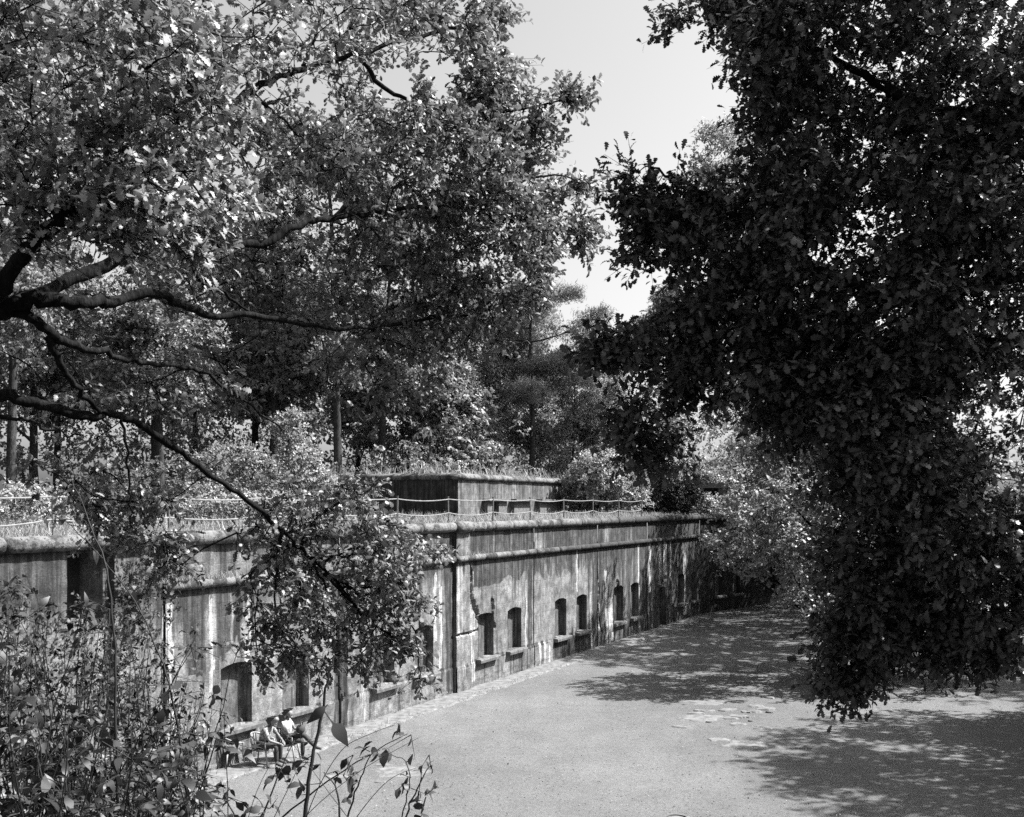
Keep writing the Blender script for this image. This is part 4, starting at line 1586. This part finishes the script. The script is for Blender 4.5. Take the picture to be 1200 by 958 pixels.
leafy("bush", "bushy growth beyond the bright bush and short of the far bunker", 9.8, 74, 5.9, 3.9, [(0, 0, 2.0, 2.1, 1.7, 110), (2.0, 0.5, 1.5, 1.8, 1.3, 70)], 'shrub', 0.18, DIAMOND, 9, 6, 0.6, 0.06)
leafy("bush", "tall bright bush closing the view behind the small far bunker", 13.5, 92, 6.2, 6.5, [(0, 0, 3.6, 3.0, 2.8, 150), (-2.5, 0, 2.6, 2.4, 2.2, 90), (2.6, 0, 2.8, 2.4, 2.2, 90)], 'pale_leaf', 0.2, DIAMOND, 10, 7, 0.8, 0.08)
leafy("bush", "low pale bush beside the small far bunker", 12.8, 78, 5.9, 2.2, [(0, 0, 1.1, 1.8, 0.9, 80), (1.8, 0, 0.9, 1.4, 0.8, 50)], 'pale_leaf', 0.18, DIAMOND, 9, 6, 0.5, 0.05)
leafy("bush", "leafy bush on the far side of the small far bunker", 19.0, 84, 5.9, 4.0, [(0, 0, 2.2, 2.2, 1.8, 100), (1.5, -2, 1.6, 2.0, 1.4, 60)], 'pale_leaf', 0.2, DIAMOND, 8, 6, 0.7, 0.06)
leafy("bush", "tall bright sapling bush among the dark trunks near the bunker", -10.4, 48, 6.0, 5.2, [(0, 0, 4.2, 0.9, 1.1, 50), (0.4, 0, 2.8, 1.1, 1.0, 60), (0.9, 0, 1.5, 1.3, 1.0, 60)], 'pale_leaf', 0.13, DIAMOND, 9, 6, 0.45, 0.05)
leafy("bush", "rounded pale bush against the dark end of the bunker", -8.0, 50, 5.9, 2.2, [(0, 0, 1.2, 1.3, 1.0, 80), (-1.4, 0, 0.8, 1.3, 0.8, 60)], 'pale_leaf', 0.13, DIAMOND, 9, 6, 0.4, 0.04)
leafy("bush", "spreading pale bush behind the rope fence in front of the wood", -11.5, 40, 5.9, 1.9, [(0, 0, 0.9, 1.7, 0.8, 90), (2.2, 0, 0.7, 1.5, 0.7, 60)], 'pale_leaf', 0.12, DIAMOND, 9, 6, 0.4, 0.04)
leafy("bush", "low bright bush behind the ropes at the near end of the terrace", -15.5, 33, 5.9, 1.6, [(0, 0, 0.8, 1.8, 0.7, 90), (-2.2, 0, 0.7, 1.6, 0.6, 60)], 'pale_leaf', 0.11, DIAMOND, 9, 6, 0.4, 0.04)
leafy("bush", "dark bush filling the gap under the wood behind the rope fence", -13.5, 50, 5.9, 4.0, [(0, 0, 2.2, 2.4, 1.7, 110), (-3, 0, 1.8, 2.4, 1.5, 90)], 'wood', 0.18, OAK_LOW, 7, 6, 0.6, 0.06)

# undergrowth of the wood, too dense to count
N_U = 2600
C = np.stack([rng.uniform(-60, 26, N_U), rng.uniform(0, 1, N_U), rng.uniform(0, 1, N_U)], 1)
C[:, 1] = np.where(C[:, 0] < 0, 62 + 24 * C[:, 1], 90 + 18 * C[:, 1]) - np.clip(-C[:, 0] - 24, 0, 40) * 0.75
C[:, 2] = 6.3 + 9.0 * C[:, 2] ** 1.5
pos, ax, nr, sz, tone, seg = sprays(C, rng.normal(0, 1, C.shape), 1.2, 4, 8, 0.34, 0.5)
tag(link("undergrowth", leaf_mesh("undergrowth", OAK_LOW, pos, ax, nr, sz, tone), M['wood'], None), "dim leafy undergrowth filling the wood between the trunks", None, None, 'stuff')


# ------------------------------------------------------------------ grass on the terrace and on the bunker
def blades(P, H, wid, tone0=0.5):
    n = len(P)
    ax = unit(rng.normal(0, 0.33, (n, 3)) + np.array([0, 0, 1.0]))
    side = unit(np.cross(ax, rng.normal(0, 1, (n, 3))))
    bend = rng.normal(0, 0.25, (n, 3)) * np.array([1, 1, 0.2])
    V = np.stack([P - side * wid, P + side * wid, P + ax * H[:, None] * 0.55 + side * wid * 0.7 + bend * H[:, None] * 0.25, P + ax * H[:, None] * 0.55 - side * wid * 0.7 + bend * H[:, None] * 0.25,
                  P + ax * H[:, None] + bend * H[:, None]], 1)
    b = (np.arange(n) * 5)[:, None]
    F4 = np.array([[0, 1, 2, 3]]) + b
    F3 = np.array([[3, 2, 4]]) + b
    return V.reshape(-1, 3), F4, F3, np.repeat(np.clip(rng.normal(tone0, 0.22, n), 0, 1), 5)


def terrace_pts(n, s0, s1, t0, t1):
    s = rng.uniform(s0, s1, n)
    t = t0 + (t1 - t0) * rng.uniform(0, 1, n) ** 1.3
    g = np.array([mnoise.noise(Vector((a * 0.45, b * 0.45, 2))) for a, b in zip(s, t)])
    ok = (g > -0.22) & ~((s > -11) & (s < 14) & (t < 5) & (rng.uniform(0, 1, n) > 0.3))
    s, t, g = s[ok], t[ok], g[ok]
    P = np.array([tuple(RUN1.at(a, -0.1 - b, terrace_h(b, a) - 0.02)) for a, b in zip(s, t)])
    return P, g


P, g = terrace_pts(26000, -24, 34, 0.5, 16)
V, F4, F3, tn = blades(P, rng.uniform(0.12, 0.42, len(P)) * (1 + 0.8 * np.clip(g, -0.2, 0.6)), 0.014)
tag(link("grass", mesh_np("grass", V, F4, F3, tn), M['grass'], None), "pale dry grass and weeds covering the fort terrace", None, None, 'stuff')
# weeds along the coping, the string course and on the bunker roof
Q = []
for i in range(2600):
    s = random.uniform(-24, 29)
    if mnoise.noise(Vector((s * 0.6, 0, 8))) < 0.05:
        continue
    Q.append(tuple(RUN1.at(s, random.gauss(-0.12, 0.08), 6.08)))
for i in range(1200):
    s = random.choice((-14.0, -13.2, -12.0, -3.5, -1.4, 1.0)) + random.gauss(0, 0.5)
    Q.append(tuple(RUN1.at(s, random.uniform(0.02, 0.12), 4.9)))
P = np.array(Q)
V, F4, F3, tn = blades(P, rng.uniform(0.06, 0.22, len(P)), 0.010)
tag(link("grass", mesh_np("grass", V, F4, F3, tn), M['grass'], None), "short weeds rooted on the coping and ledge of the fort wall", None, None, 'stuff')
bC, bu, bv, bn = BK
Q = []
for i in range(3600):
    a, b = random.uniform(-0.1, 15.5), abs(random.gauss(0, 2.2))
    if random.random() < 0.45:
        a, b = abs(random.gauss(0, 0.9)), random.uniform(0, 11)
    p = bC + bu * a + bv * b
    if mnoise.noise(Vector((a * 0.9, b * 0.9, 6))) < random.uniform(-0.1, 0.25):
        continue
    Q.append((p.x, p.y, 8.45))
P = np.array(Q)
hh = rng.uniform(0.1, 0.6, len(P)) * (0.5 + 1.2 * rng.uniform(0, 1, len(P)) ** 2)
V, F4, F3, tn = blades(P, hh, 0.022)
tag(link("grass", mesh_np("grass", V, F4, F3, tn), M['grass'], None), "tall pale weeds growing on the bunker roof", None, None, 'stuff')
C = np.array([tuple(bC + bu * a + bv * b + Vector((0, 0, 8.75 + random.uniform(0, 0.35)))) for a, b in ((0.2, 3.6), (0.3, 3.0), (0.2, 1.2), (0.4, 0.8), (1.0, 0.4), (1.8, 0.4), (2.4, 0.3), (0.3, 6.5), (0.2, 5.8), (7.5, 0.4), (8.2, 0.5), (0.2, 9), (11.6, 0.6), (0.25, 2.2), (0.2, 8.2))])
pos, ax, nr, sz, tone, seg = sprays(C, np.tile(np.array([[0, 0, 1.0]]), (len(C), 1)), 0.5, 6, 7, 0.12, 0.5)
tag(link("weeds", leaf_mesh("weeds", DIAMOND, pos, ax, nr, sz, tone), M['pale_leaf'], None), "leafy weeds sprouting along the bunker roof edge", None, None, 'stuff')

# weeds along the foot of the wall
Q = []
for i in range(2600):
    s = random.uniform(-20, 29)
    if mnoise.noise(Vector((s * 0.8, 0, 3))) > -0.05:
        Q.append(tuple(RUN1.at(s, random.choice((random.uniform(0.03, 0.14), 0.95 + random.gauss(0, 0.13))), 0.0)))
P = np.array(Q)
V, F4, F3, tn = blades(P, rng.uniform(0.04, 0.17, len(P)), 0.009)
tag(link("grass", mesh_np("grass", V, F4, F3, tn), M['grass'], None), "short weeds along the foot of the fort wall and the edge of the pale strip", None, None, 'stuff')

# litter and small stones in the yard
n = 9000
dd = 20 + 45 * rng.uniform(0, 1, n) ** 1.5
xx = (rng.uniform(300, 1210, n) - 600) / 1200 * dd
P = np.stack([xx, dd, np.full(n, 0.03)], 1)
sw = (P[:, :2] - np.array([P1.x, P1.y])) @ np.array([RUN1.n.x, RUN1.n.y])
P = P[sw > 0.3]
n = len(P)
ax = unit(rng.normal(0, 1, (n, 3)) * np.array([1, 1, 0.25]))
nr = unit(rng.normal(0, 0.3, (n, 3)) + np.array([0, 0, 1.0]))
tag(link("fallen_leaves", leaf_mesh("fallen_leaves", DIAMOND, P, ax, nr, rng.uniform(0.02, 0.06, n), np.clip(rng.normal(0.5, 0.35, n), 0, 1)), M['litter'], None), "scattered dry leaves and grit on the courtyard", None, None, 'stuff')


# ------------------------------------------------------------------ undergrowth on the bank in front
def shrub(name, label, cat, stems, leaf, mat, density=1.0, parts=30, reach=0.16, tw=2, per=4, group=None, tpl=POINTED, r0=0.008, start=0.25):
    """stems: lists of (px, py, d) from the soil upwards; leaves on short twigs along each"""
    lines = [smooth_line([W(*p) for p in st], 5, 0.0025 if len(stems) < 4 else 0.006) for st in stems]
    base = lines[0][0]
    root = empty(name, base, 0, label, cat, group)
    C, O = [], []
    for ln in lines:
        mb = MB()
        mb.tube(ln, [r0 * (1 - 0.72 * i / (len(ln) - 1)) for i in range(len(ln))], 6)
        mb.build("stem", M['stem'], root, True)
        for i in range(int(len(ln) * start), len(ln)):
            for q in range(2):
                if random.random() < density * 0.5 and (density < 0.8 or mnoise.noise(ln[i] * 3.3) > -0.12):
                    C.append(tuple(ln[i] + Vector((random.gauss(0, 0.015), random.gauss(0, 0.015), random.gauss(0, 0.02)))))
                    O.append((random.gauss(0, 1), random.gauss(0, 1), random.gauss(0.25, 0.5)))
    if not C:
        return root
    C, O = np.array(C), np.array(O)
    pos, ax, nr, sz, tone, seg = sprays(C, O, reach, tw, per, leaf, 0.7, 0.2, face=0.3)
    sz = sz * np.exp(rng.normal(0, 0.3, len(sz)))
    tag(link("twigs", twig_mesh("twigs", seg, 0.0022, base), M['stem'], root), None, None, None, 'stuff')
    if parts:
        keep = big_leaves(root, "leaf", mat, pos, ax, nr, sz, parts, tpl=tpl)
        pos, ax, nr, sz, tone = pos[keep], ax[keep], nr[keep], sz[keep], tone[keep]
    if len(pos):
        tag(link("foliage", leaf_mesh("foliage", tpl, pos, ax, nr, sz, tone, base), mat, root), None, None, None, 'stuff')
    return root


def soil(px, d):
    """pixel height of the soil of the bank at that column and distance"""
    x = (px - 600) / 1200 * d
    return 590 + (CZ - bank(x, d)) * 1200 / d


# dense bramble mass at the bottom corner: a row of separate shrubs
rs = random.Random(21)
G_BR = "tangled shrubs on the near bank"
shr = [(10, 5.0, 690, "leafy shrub hard against the edge of the picture under the opening in the wall"),
       (60, 5.6, 700, "tangled shrub standing one in from the edge of the near bank"),
       (105, 5.2, 705, "bushy shrub at the foot of the tallest bare stem"),
       (150, 5.8, 740, "shrub with lit tips in front of the pale middle of the wall"),
       (190, 5.4, 790, "shrub whose top reaches the arched window nearest the bank"),
       (218, 6.0, 812, "thin outermost shrub of the bank beside the seated people"),
       (30, 4.2, 820, "low dark shrub filling the bottom corner of the picture"),
       (120, 4.3, 850, "low dark shrub in the middle of the bottom thicket"),
       (205, 4.6, 880, "low dark shrub at the outer end of the bottom thicket")]
for px, d, top, lab in shr:
    stems = []
    for k in range(14):
        bx = px + rs.gauss(0, 26)
        tx = px + rs.gauss(0, 66 if px < 180 else 30)
        ty = top + abs(rs.gauss(0, 45)) - 12
        dd = d + rs.uniform(-0.5, 0.5)
        sp = soil(bx, dd) + 6
        stems.append([(bx, sp, dd), ((bx * 0.6 + tx * 0.4) + rs.gauss(0, 18), sp * 0.55 + ty * 0.45, dd - 0.05), (tx, ty, dd - 0.1 + rs.uniform(-0.2, 0.2))])
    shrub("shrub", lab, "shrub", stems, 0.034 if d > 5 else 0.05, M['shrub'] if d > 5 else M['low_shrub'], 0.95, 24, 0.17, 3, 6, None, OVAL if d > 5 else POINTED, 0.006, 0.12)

# tall bare stems that cross the view
shrub("sapling", "tallest thin bare sapling stem rising past the fort coping", "sapling", [[(140, 1010, 4.2), (136, 876, 4.2), (135, 760, 4.25), (125, 668, 4.3), (108, 622, 4.35), (84, 560, 4.4)]], 0.06, M['low_shrub'], 0.08, 4, 0.1, 1, 2, None, POINTED, 0.0068)
shrub("sapling", "slanting thin stem crossing behind the tallest sapling", "sapling", [[(230, 1010, 4.4), (222, 955, 4.4), (204, 830, 4.4), (187, 768, 4.45), (158, 705, 4.5), (120, 655, 4.5), (78, 612, 4.6)]], 0.07, M['low_shrub'], 0.3, 8, 0.12, 1, 3, None, POINTED, 0.006)
shrub("sapling", "dark stem with two big drooping leaves in front of the wall foot", "sapling", [[(352, 1000, 3.6), (358, 955, 3.6), (365, 893, 3.62), (377, 836, 3.65), (386, 790, 3.66), (392, 768, 3.68)]], 0.04, M['low_shrub'], 0.25, 6, 0.08, 1, 3, None, POINTED, 0.009)
# its two large leaves
sroot = [o for o in COL.objects if o.name.startswith("sapling") and o.type == 'EMPTY'][-1]
for (a, b, d, s) in (((388, 845, 3.6), (411, 878, 3.58), 0, 0.11), ((384, 826, 3.62), (362, 846, 3.6), 0, 0.10)):
    A, B = W(*a), W(*b)
    axv = np.array([tuple(B - A)])
    nrm = np.array([[0.3, -0.9, 0.35]])
    lm = leaf_mesh("leaf", POINTED, np.array([tuple(A)]), axv, nrm, np.array([s]), np.array([0.35]), tuple(wloc(sroot)))
    link("leaf", lm, M['low_shrub'], sroot)
    mb = MB()
    mb.tube([W(379, 832, 3.65), A], 0.002, 5)
    mb.build("leaf_stalk", M['stem'], sroot)
shrub("sapling", "thin plant with curled dead leaves low in front of the gravel", "sapling", [[(398, 1010, 3.7), (410, 950, 3.7), (425, 905, 3.7), (438, 880, 3.7)], [(402, 1000, 3.7), (395, 930, 3.72), (380, 905, 3.75)]], 0.032, M['bag'], 0.55, 10, 0.06, 1, 3, None, OVAL, 0.005)
shrub("sapling", "small twig with paired oval leaves standing against the bright gravel", "sapling", [[(455, 1010, 3.4), (478, 950, 3.4), (495, 912, 3.42), (506, 892, 3.44)]], 0.034, M['low_shrub'], 0.9, 14, 0.06, 2, 3, None, OVAL, 0.004, 0.5)
shrub("sapling", "arching thin stem with small leaves bending over the gravel", "sapling", [[(455, 1010, 3.5), (470, 960, 3.5), (480, 915, 3.5), (470, 888, 3.5), (440, 886, 3.5)]], 0.032, M['low_shrub'], 0.4, 8, 0.05, 1, 3, None, OVAL, 0.003, 0.4)
shrub("sapling", "leafy twig low against the gravel next to the seated people", "sapling", [[(290, 1010, 4.0), (310, 950, 4.0), (330, 900, 4.05), (345, 868, 4.1)], [(290, 1010, 4.0), (275, 960, 4.0), (262, 925, 4.0)], [(292, 1010, 4.0), (330, 960, 3.95), (400, 905, 3.9), (478, 860, 3.9)]], 0.045, M['low_shrub'], 0.4, 14, 0.09, 2, 3, None, OVAL, 0.005, 0.2)

# long grass stalks bending across the bottom edge
def stalk(label, pts):
    lines = smooth_line([W(*p) for p in pts], 6)
    root = empty("grass_stalk", lines[0], 0, label, "grass stalk", "long grass stalks along the bottom edge")
    mb = MB()
    mb.tube(lines, [0.0018 * (1 - 0.6 * i / (len(lines) - 1)) for i in range(len(lines))], 5)
    mb.build("stem", M['stem'], root)


GL = "long thin grass stalk leaning across the gravel near the bottom edge"
for pts in ([(345, 1000, 3.4), (370, 930, 3.4), (400, 880, 3.4), (430, 862, 3.4), (462, 850, 3.4)], [(330, 1000, 3.6), (360, 955, 3.6), (420, 905, 3.6), (490, 865, 3.6)],
            [(440, 1000, 3.5), (405, 955, 3.5), (375, 915, 3.5), (340, 868, 3.5)], [(300, 1000, 3.8), (330, 940, 3.8), (352, 890, 3.8), (350, 850, 3.8)],
            [(395, 1000, 3.3), (420, 955, 3.3), (455, 915, 3.3), (488, 900, 3.3)], [(280, 1000, 3.9), (300, 930, 3.9), (330, 872, 3.9)]):
    stalk(GL, pts)

# ivy-like growth hanging on the pier by the dark opening
C = np.array([tuple(RUN1.at(random.gauss(-14.9, 0.55), 0.25 + random.random() * 0.15, random.uniform(2.2, 6.1))) for i in range(90)] + [tuple(RUN1.at(random.gauss(-17.6, 1.0), 0.2, random.uniform(1.5, 4.8))) for i in range(80)])
pos, ax, nr, sz, tone, seg = sprays(C, np.tile(np.array([tuple(RUN1.n)]), (len(C), 1)), 0.3, 4, 6, 0.085, 0.5)
iv = link("climbing_plant", leaf_mesh("climbing_plant", OVAL, pos, ax, nr, sz, tone), M['shrub'], None)
tag(iv, "leafy climber hanging on the wall round the dark opening", None, None, 'stuff')
# shrubs at the foot of the wall near the people
leafy("bush", "sunlit low bush at the foot of the wall behind the white chairs", -8.6, 26.0, 0.0, 1.7, [(0, 0, 0.9, 0.9, 0.7, 60), (-1.2, -0.6, 0.8, 0.9, 0.6, 60)], 'pale_leaf', 0.09, OVAL, 7, 6, 0.3, 0.03)
leafy("bush", "bright leafy bush in the yard between the bank and the white chairs", -7.7, 22.4, 0.0, 1.5, [(0, 0, 0.7, 0.8, 0.6, 60), (-1.0, 0.3, 0.8, 0.9, 0.6, 60), (-2.2, 0.6, 0.9, 0.9, 0.7, 60)], 'pale_leaf', 0.09, OVAL, 7, 6, 0.3, 0.03)


# ------------------------------------------------------------------ people on chairs at the foot of the wall
def skinned(name, chains, mat, parent, sub=1):
    """one continuous surface grown round connected chains of (x, y, z, radius)"""
    verts, rad, idx, edges = [], [], {}, []
    for ch in chains:
        prev = None
        for x, y, z, r in ch:
            k = (round(x, 4), round(y, 4), round(z, 4))
            if k not in idx:
                idx[k] = len(verts)
                verts.append((x, y, z))
                rad.append(r)
            i = idx[k]
            if prev is not None and prev != i:
                edges.append((prev, i))
            prev = i
    me = bpy.data.meshes.new(name)
    me.from_pydata(verts, edges, [])
    o = link(name, me, mat, parent)
    md = o.modifiers.new("skin", 'SKIN')
    md.use_smooth_shade = True
    sv = me.skin_vertices[0].data
    for i, r in enumerate(rad):
        sv[i].radius = (r, r)
    sv[0].use_root = True
    ss = o.modifiers.new("subsurf", 'SUBSURF')
    ss.levels = sub
    ss.render_levels = sub
    return o


def lerp3(a, b, t):
    return tuple(a[i] + (b[i] - a[i]) * t for i in range(3))


def hand(wrist, d, side, up):
    """palm and five bent fingers from the wrist; d forward, side thumbward, up the back of the hand"""
    w, d, s, u = Vector(wrist), Vector(d).normalized(), Vector(side).normalized(), Vector(up).normalized()
    ch = []
    palm = w + d * 0.05
    knx = []
    for k, (o, L) in enumerate(((0.030, 0.070), (0.010, 0.078), (-0.010, 0.072), (-0.029, 0.056))):
        kn = w + d * 0.09 + s * o
        p1 = kn + (d * 0.8 - u * 0.5).normalized() * L * 0.5
        p2 = p1 + (d * 0.35 - u * 0.9).normalized() * L * 0.5
        ch.append([(*w, 0.026), (*palm, 0.030), (*kn, 0.012), (*p1, 0.009), (*p2, 0.007)])
    t0 = w + d * 0.03 + s * 0.035
    t1 = t0 + (d * 0.7 + s * 0.5).normalized() * 0.035
    t2 = t1 + (d * 0.9 - u * 0.3).normalized() * 0.03
    ch.append([(*w, 0.026), (*t0, 0.013), (*t1, 0.011), (*t2, 0.008)])
    return ch


def person(loc, rz, label, J, shirt, group=None, cap=False):
    root = empty("person", loc, rz, label, "person", group)
    pel, che, nek, hd = J['pelvis'], J['chest'], J['neck'], J['head']
    f = Vector(J.get('face', (1, 0, -0.1))).normalized()
    side = Vector((0, 1, 0))
    mid = lerp3(pel, che, 0.5)
    head_top = tuple(Vector(hd) + Vector((-f.z * 0.3, 0, 0.11)))
    body = [[(*pel, 0.15), (*mid, 0.135), (*che, 0.15), (*nek, 0.062), (*lerp3(nek, hd, 0.5), 0.06), (*hd, 0.098), (*head_top, 0.078)]]
    nose = Vector(hd) + f * 0.115 - Vector((0, 0, 0.015))
    body.append([(*hd, 0.098), (*tuple(Vector(hd) + f * 0.05), 0.075), (*nose, 0.014)])
    chin = Vector(hd) + f * 0.075 - Vector((0, 0, 0.095))
    body.append([(*hd, 0.098), (*chin, 0.035)])
    for sd in (1, -1):
        ear = Vector(hd) + side * sd * 0.095 - Vector((0, 0, 0.01))
        body.append([(*hd, 0.098), (*ear, 0.022)])
    sleeves, trousers, hands = [], [], []
    torso = [[(*pel, 0.16), (*mid, 0.148), (*che, 0.162), (*lerp3(che, nek, 0.6), 0.10)]]
    for sd in ('l', 'r'):
        sh, el, wr = J['sh_' + sd], J['el_' + sd], J['wr_' + sd]
        body.append([(*che, 0.15), (*sh, 0.062), (*lerp3(sh, el, 0.5), 0.050), (*el, 0.040), (*lerp3(el, wr, 0.4), 0.040), (*wr, 0.026)])
        torso.append([(*che, 0.162), (*sh, 0.078), (*lerp3(sh, el, 0.75), 0.064)])
        dv = Vector(wr) - Vector(el)
        s1 = Vector((0, 1, 0)) * (-1 if sd == 'l' else 1)
        body += hand(wr, dv, s1, Vector((0, 0, 1)))
        hp, kn, an, to = J['hp_' + sd], J['kn_' + sd], J['an_' + sd], J['to_' + sd]
        body.append([(*pel, 0.15), (*hp, 0.09), (*lerp3(hp, kn, 0.5), 0.075), (*kn, 0.055), (*lerp3(kn, an, 0.35), 0.055), (*an, 0.035), (*to, 0.024)])
        trousers.append([(*pel, 0.155), (*hp, 0.102), (*lerp3(hp, kn, 0.5), 0.088), (*kn, 0.068), (*lerp3(kn, an, 0.4), 0.066), (*lerp3(kn, an, 0.93), 0.052)])
        skinned("shoe", [[(*lerp3(an, to, -0.22), 0.042), (*lerp3(an, to, 0.4), 0.046), (*to, 0.036), (*lerp3(an, to, 1.25), 0.026)]], M['shoe'], root)
    skinned("body", body, M['skin'], root)
    skinned("shirt", torso, shirt, root)
    skinned("trousers", trousers, M['trousers'], root)
    up = Vector((0, 0, 1))
    b = Vector(hd) - f * 0.025
    hair = [[(*tuple(b + up * 0.02), 0.108), (*tuple(b + up * 0.10 - f * 0.005), 0.088)], [(*tuple(b + up * 0.02), 0.108), (*tuple(b - f * 0.07 - up * 0.05), 0.075)]]
    if cap:
        hair.append([(*tuple(b - f * 0.07 - up * 0.05), 0.075), (*tuple(b - f * 0.10 - up * 0.15), 0.06), (*tuple(b - f * 0.09 - up * 0.24), 0.04)])
    skinned("hair", hair, M['hair'], root)
    return root


def chair(loc, rz, label, group, dark_rail=False):
    root = empty("garden_chair", loc, rz, label, "chair", group)
    pl = M['plastic']
    mb = MB()
    k = 10
    for z in (0.405, 0.44):
        for i in range(k):
            a = 2 * math.pi * (i + 0.5) / k
            mb.v.append((0.24 * math.copysign(abs(math.cos(a)) ** 0.5, math.cos(a)), 0.235 * math.copysign(abs(math.sin(a)) ** 0.5, math.sin(a)), z))
    mb.f = [tuple(reversed(range(k))), tuple(range(k, 2 * k))] + [(i, (i + 1) % k, k + (i + 1) % k, k + i) for i in range(k)]
    mb.build("seat", pl, root, False, True)
    for sx, sy in ((1, 1), (1, -1), (-1, 1), (-1, -1)):
        mb = MB()
        mb.tube([(0.20 * sx, 0.20 * sy, 0.41), (0.26 * sx, 0.235 * sy, 0.0)], [0.024, 0.018], 7)
        mb.build("leg", pl, root, True, True)
    # curved back rail that runs on into the arms
    pts = []
    for i in range(15):
        a = math.pi * (0.5 + i / 14)
        pts.append((-0.02 + 0.28 * math.cos(a), 0.27 * math.sin(a), 0.68 + 0.14 * max(0, -math.cos(a))))
    pts = [(0.2, 0.26, 0.64)] + pts + [(0.2, -0.26, 0.64)]
    mb = MB()
    mb.tube(smooth_line(pts, 2), 0.022, 7)
    mb.build("back_rail", M['bag'] if dark_rail else pl, root, True, True)
    for i in range(-2, 3):
        a = math.pi + i * 0.30
        mb = MB()
        p = (-0.02 + 0.28 * math.cos(a), 0.27 * math.sin(a), 0.80)
        mb.tube([(p[0] * 0.82, p[1] * 0.8, 0.43), (p[0] * 0.98, p[1], 0.62), p], [0.017, 0.02, 0.017], 6)
        mb.build("back_slat", pl, root, True, True)
    for sy in (1, -1):
        mb = MB()
        mb.tube([(0.2, 0.215 * sy, 0.43), (0.2, 0.26 * sy, 0.64)], 0.018, 6)
        mb.build("arm_post", pl, root, True, True)
    return root


GCH = "pale garden chairs at the foot of the wall"
chair((-5.98, 27.3, 0), R(-6), "pale garden chair with a dark curved rail under the person in the white shirt", GCH, True)
chair((-6.52, 26.75, 0), R(-14), "white garden chair under the person in the printed shirt", GCH)
chair((-7.25, 26.55, 0), R(35), "empty white garden chair behind the seated people", GCH)
J1 = dict(pelvis=(-0.02, 0, 0.55), chest=(-0.05, 0, 0.92), neck=(-0.02, 0, 1.09), head=(0.04, 0, 1.22), face=(1, -0.15, -0.15),
          sh_l=(-0.03, 0.19, 1.00), el_l=(0.12, 0.24, 0.76), wr_l=(0.34, 0.10, 0.80), sh_r=(-0.03, -0.19, 1.00), el_r=(0.10, -0.25, 0.74), wr_r=(0.33, -0.08, 0.78),
          hp_l=(0.03, 0.09, 0.53), kn_l=(0.44, 0.02, 0.66), an_l=(0.78, -0.06, 0.36), to_l=(0.92, -0.08, 0.33),
          hp_r=(0.03, -0.09, 0.52), kn_r=(0.44, -0.09, 0.52), an_r=(0.44, -0.10, 0.09), to_r=(0.58, -0.10, 0.045))
person((-5.98, 27.3, 0), R(-6), "seated person in a white shirt with one leg crossed and stretched out over the other", J1, M['shirt'])
J2 = dict(pelvis=(0.0, 0, 0.55), chest=(0.14, 0, 0.88), neck=(0.22, 0, 1.02), head=(0.31, 0, 1.13), face=(1, 0, -0.55),
          sh_l=(0.16, 0.19, 0.96), el_l=(0.34, 0.25, 0.72), wr_l=(0.52, 0.12, 0.62), sh_r=(0.16, -0.19, 0.96), el_r=(0.32, -0.25, 0.70), wr_r=(0.52, -0.10, 0.60),
          hp_l=(0.05, 0.10, 0.53), kn_l=(0.45, 0.14, 0.53), an_l=(0.43, 0.15, 0.09), to_l=(0.57, 0.17, 0.045),
          hp_r=(0.05, -0.10, 0.53), kn_r=(0.46, -0.13, 0.53), an_r=(0.47, -0.14, 0.09), to_r=(0.61, -0.15, 0.045))
person((-6.52, 26.75, 0), R(-14), "seated person in a pale printed shirt leaning forward with dark hair hanging down", J2, M['print'], None, True)
# dark bag in the lap of the first person
bag = empty("bag", (-5.62, 27.22, 0.72), R(-6), "dark soft bag held in the lap of the person in the white shirt", "bag")
mb = MB()
for i in range(7):
    a = math.pi * i / 6 - math.pi / 2
    for j in range(10):
        b = 2 * math.pi * j / 10
        r = math.cos(a) ** 0.6 if math.cos(a) > 1e-6 else 0.02
        mb.v.append((0.12 * r * math.cos(b), 0.16 * r * math.sin(b), 0.11 + 0.11 * math.sin(a)))
for i in range(6):
    for j in range(10):
        mb.f.append((i * 10 + j, i * 10 + (j + 1) % 10, (i + 1) * 10 + (j + 1) % 10, (i + 1) * 10 + j))
mb.build("pouch", M['bag'], bag, True, True)
mb = MB()
mb.tube([(0.02, 0.1, 0.2), (0.03, 0.06, 0.30), (0.03, -0.06, 0.30), (0.02, -0.1, 0.2)], 0.012, 6)
mb.build("strap", M['bag'], bag, True, True)
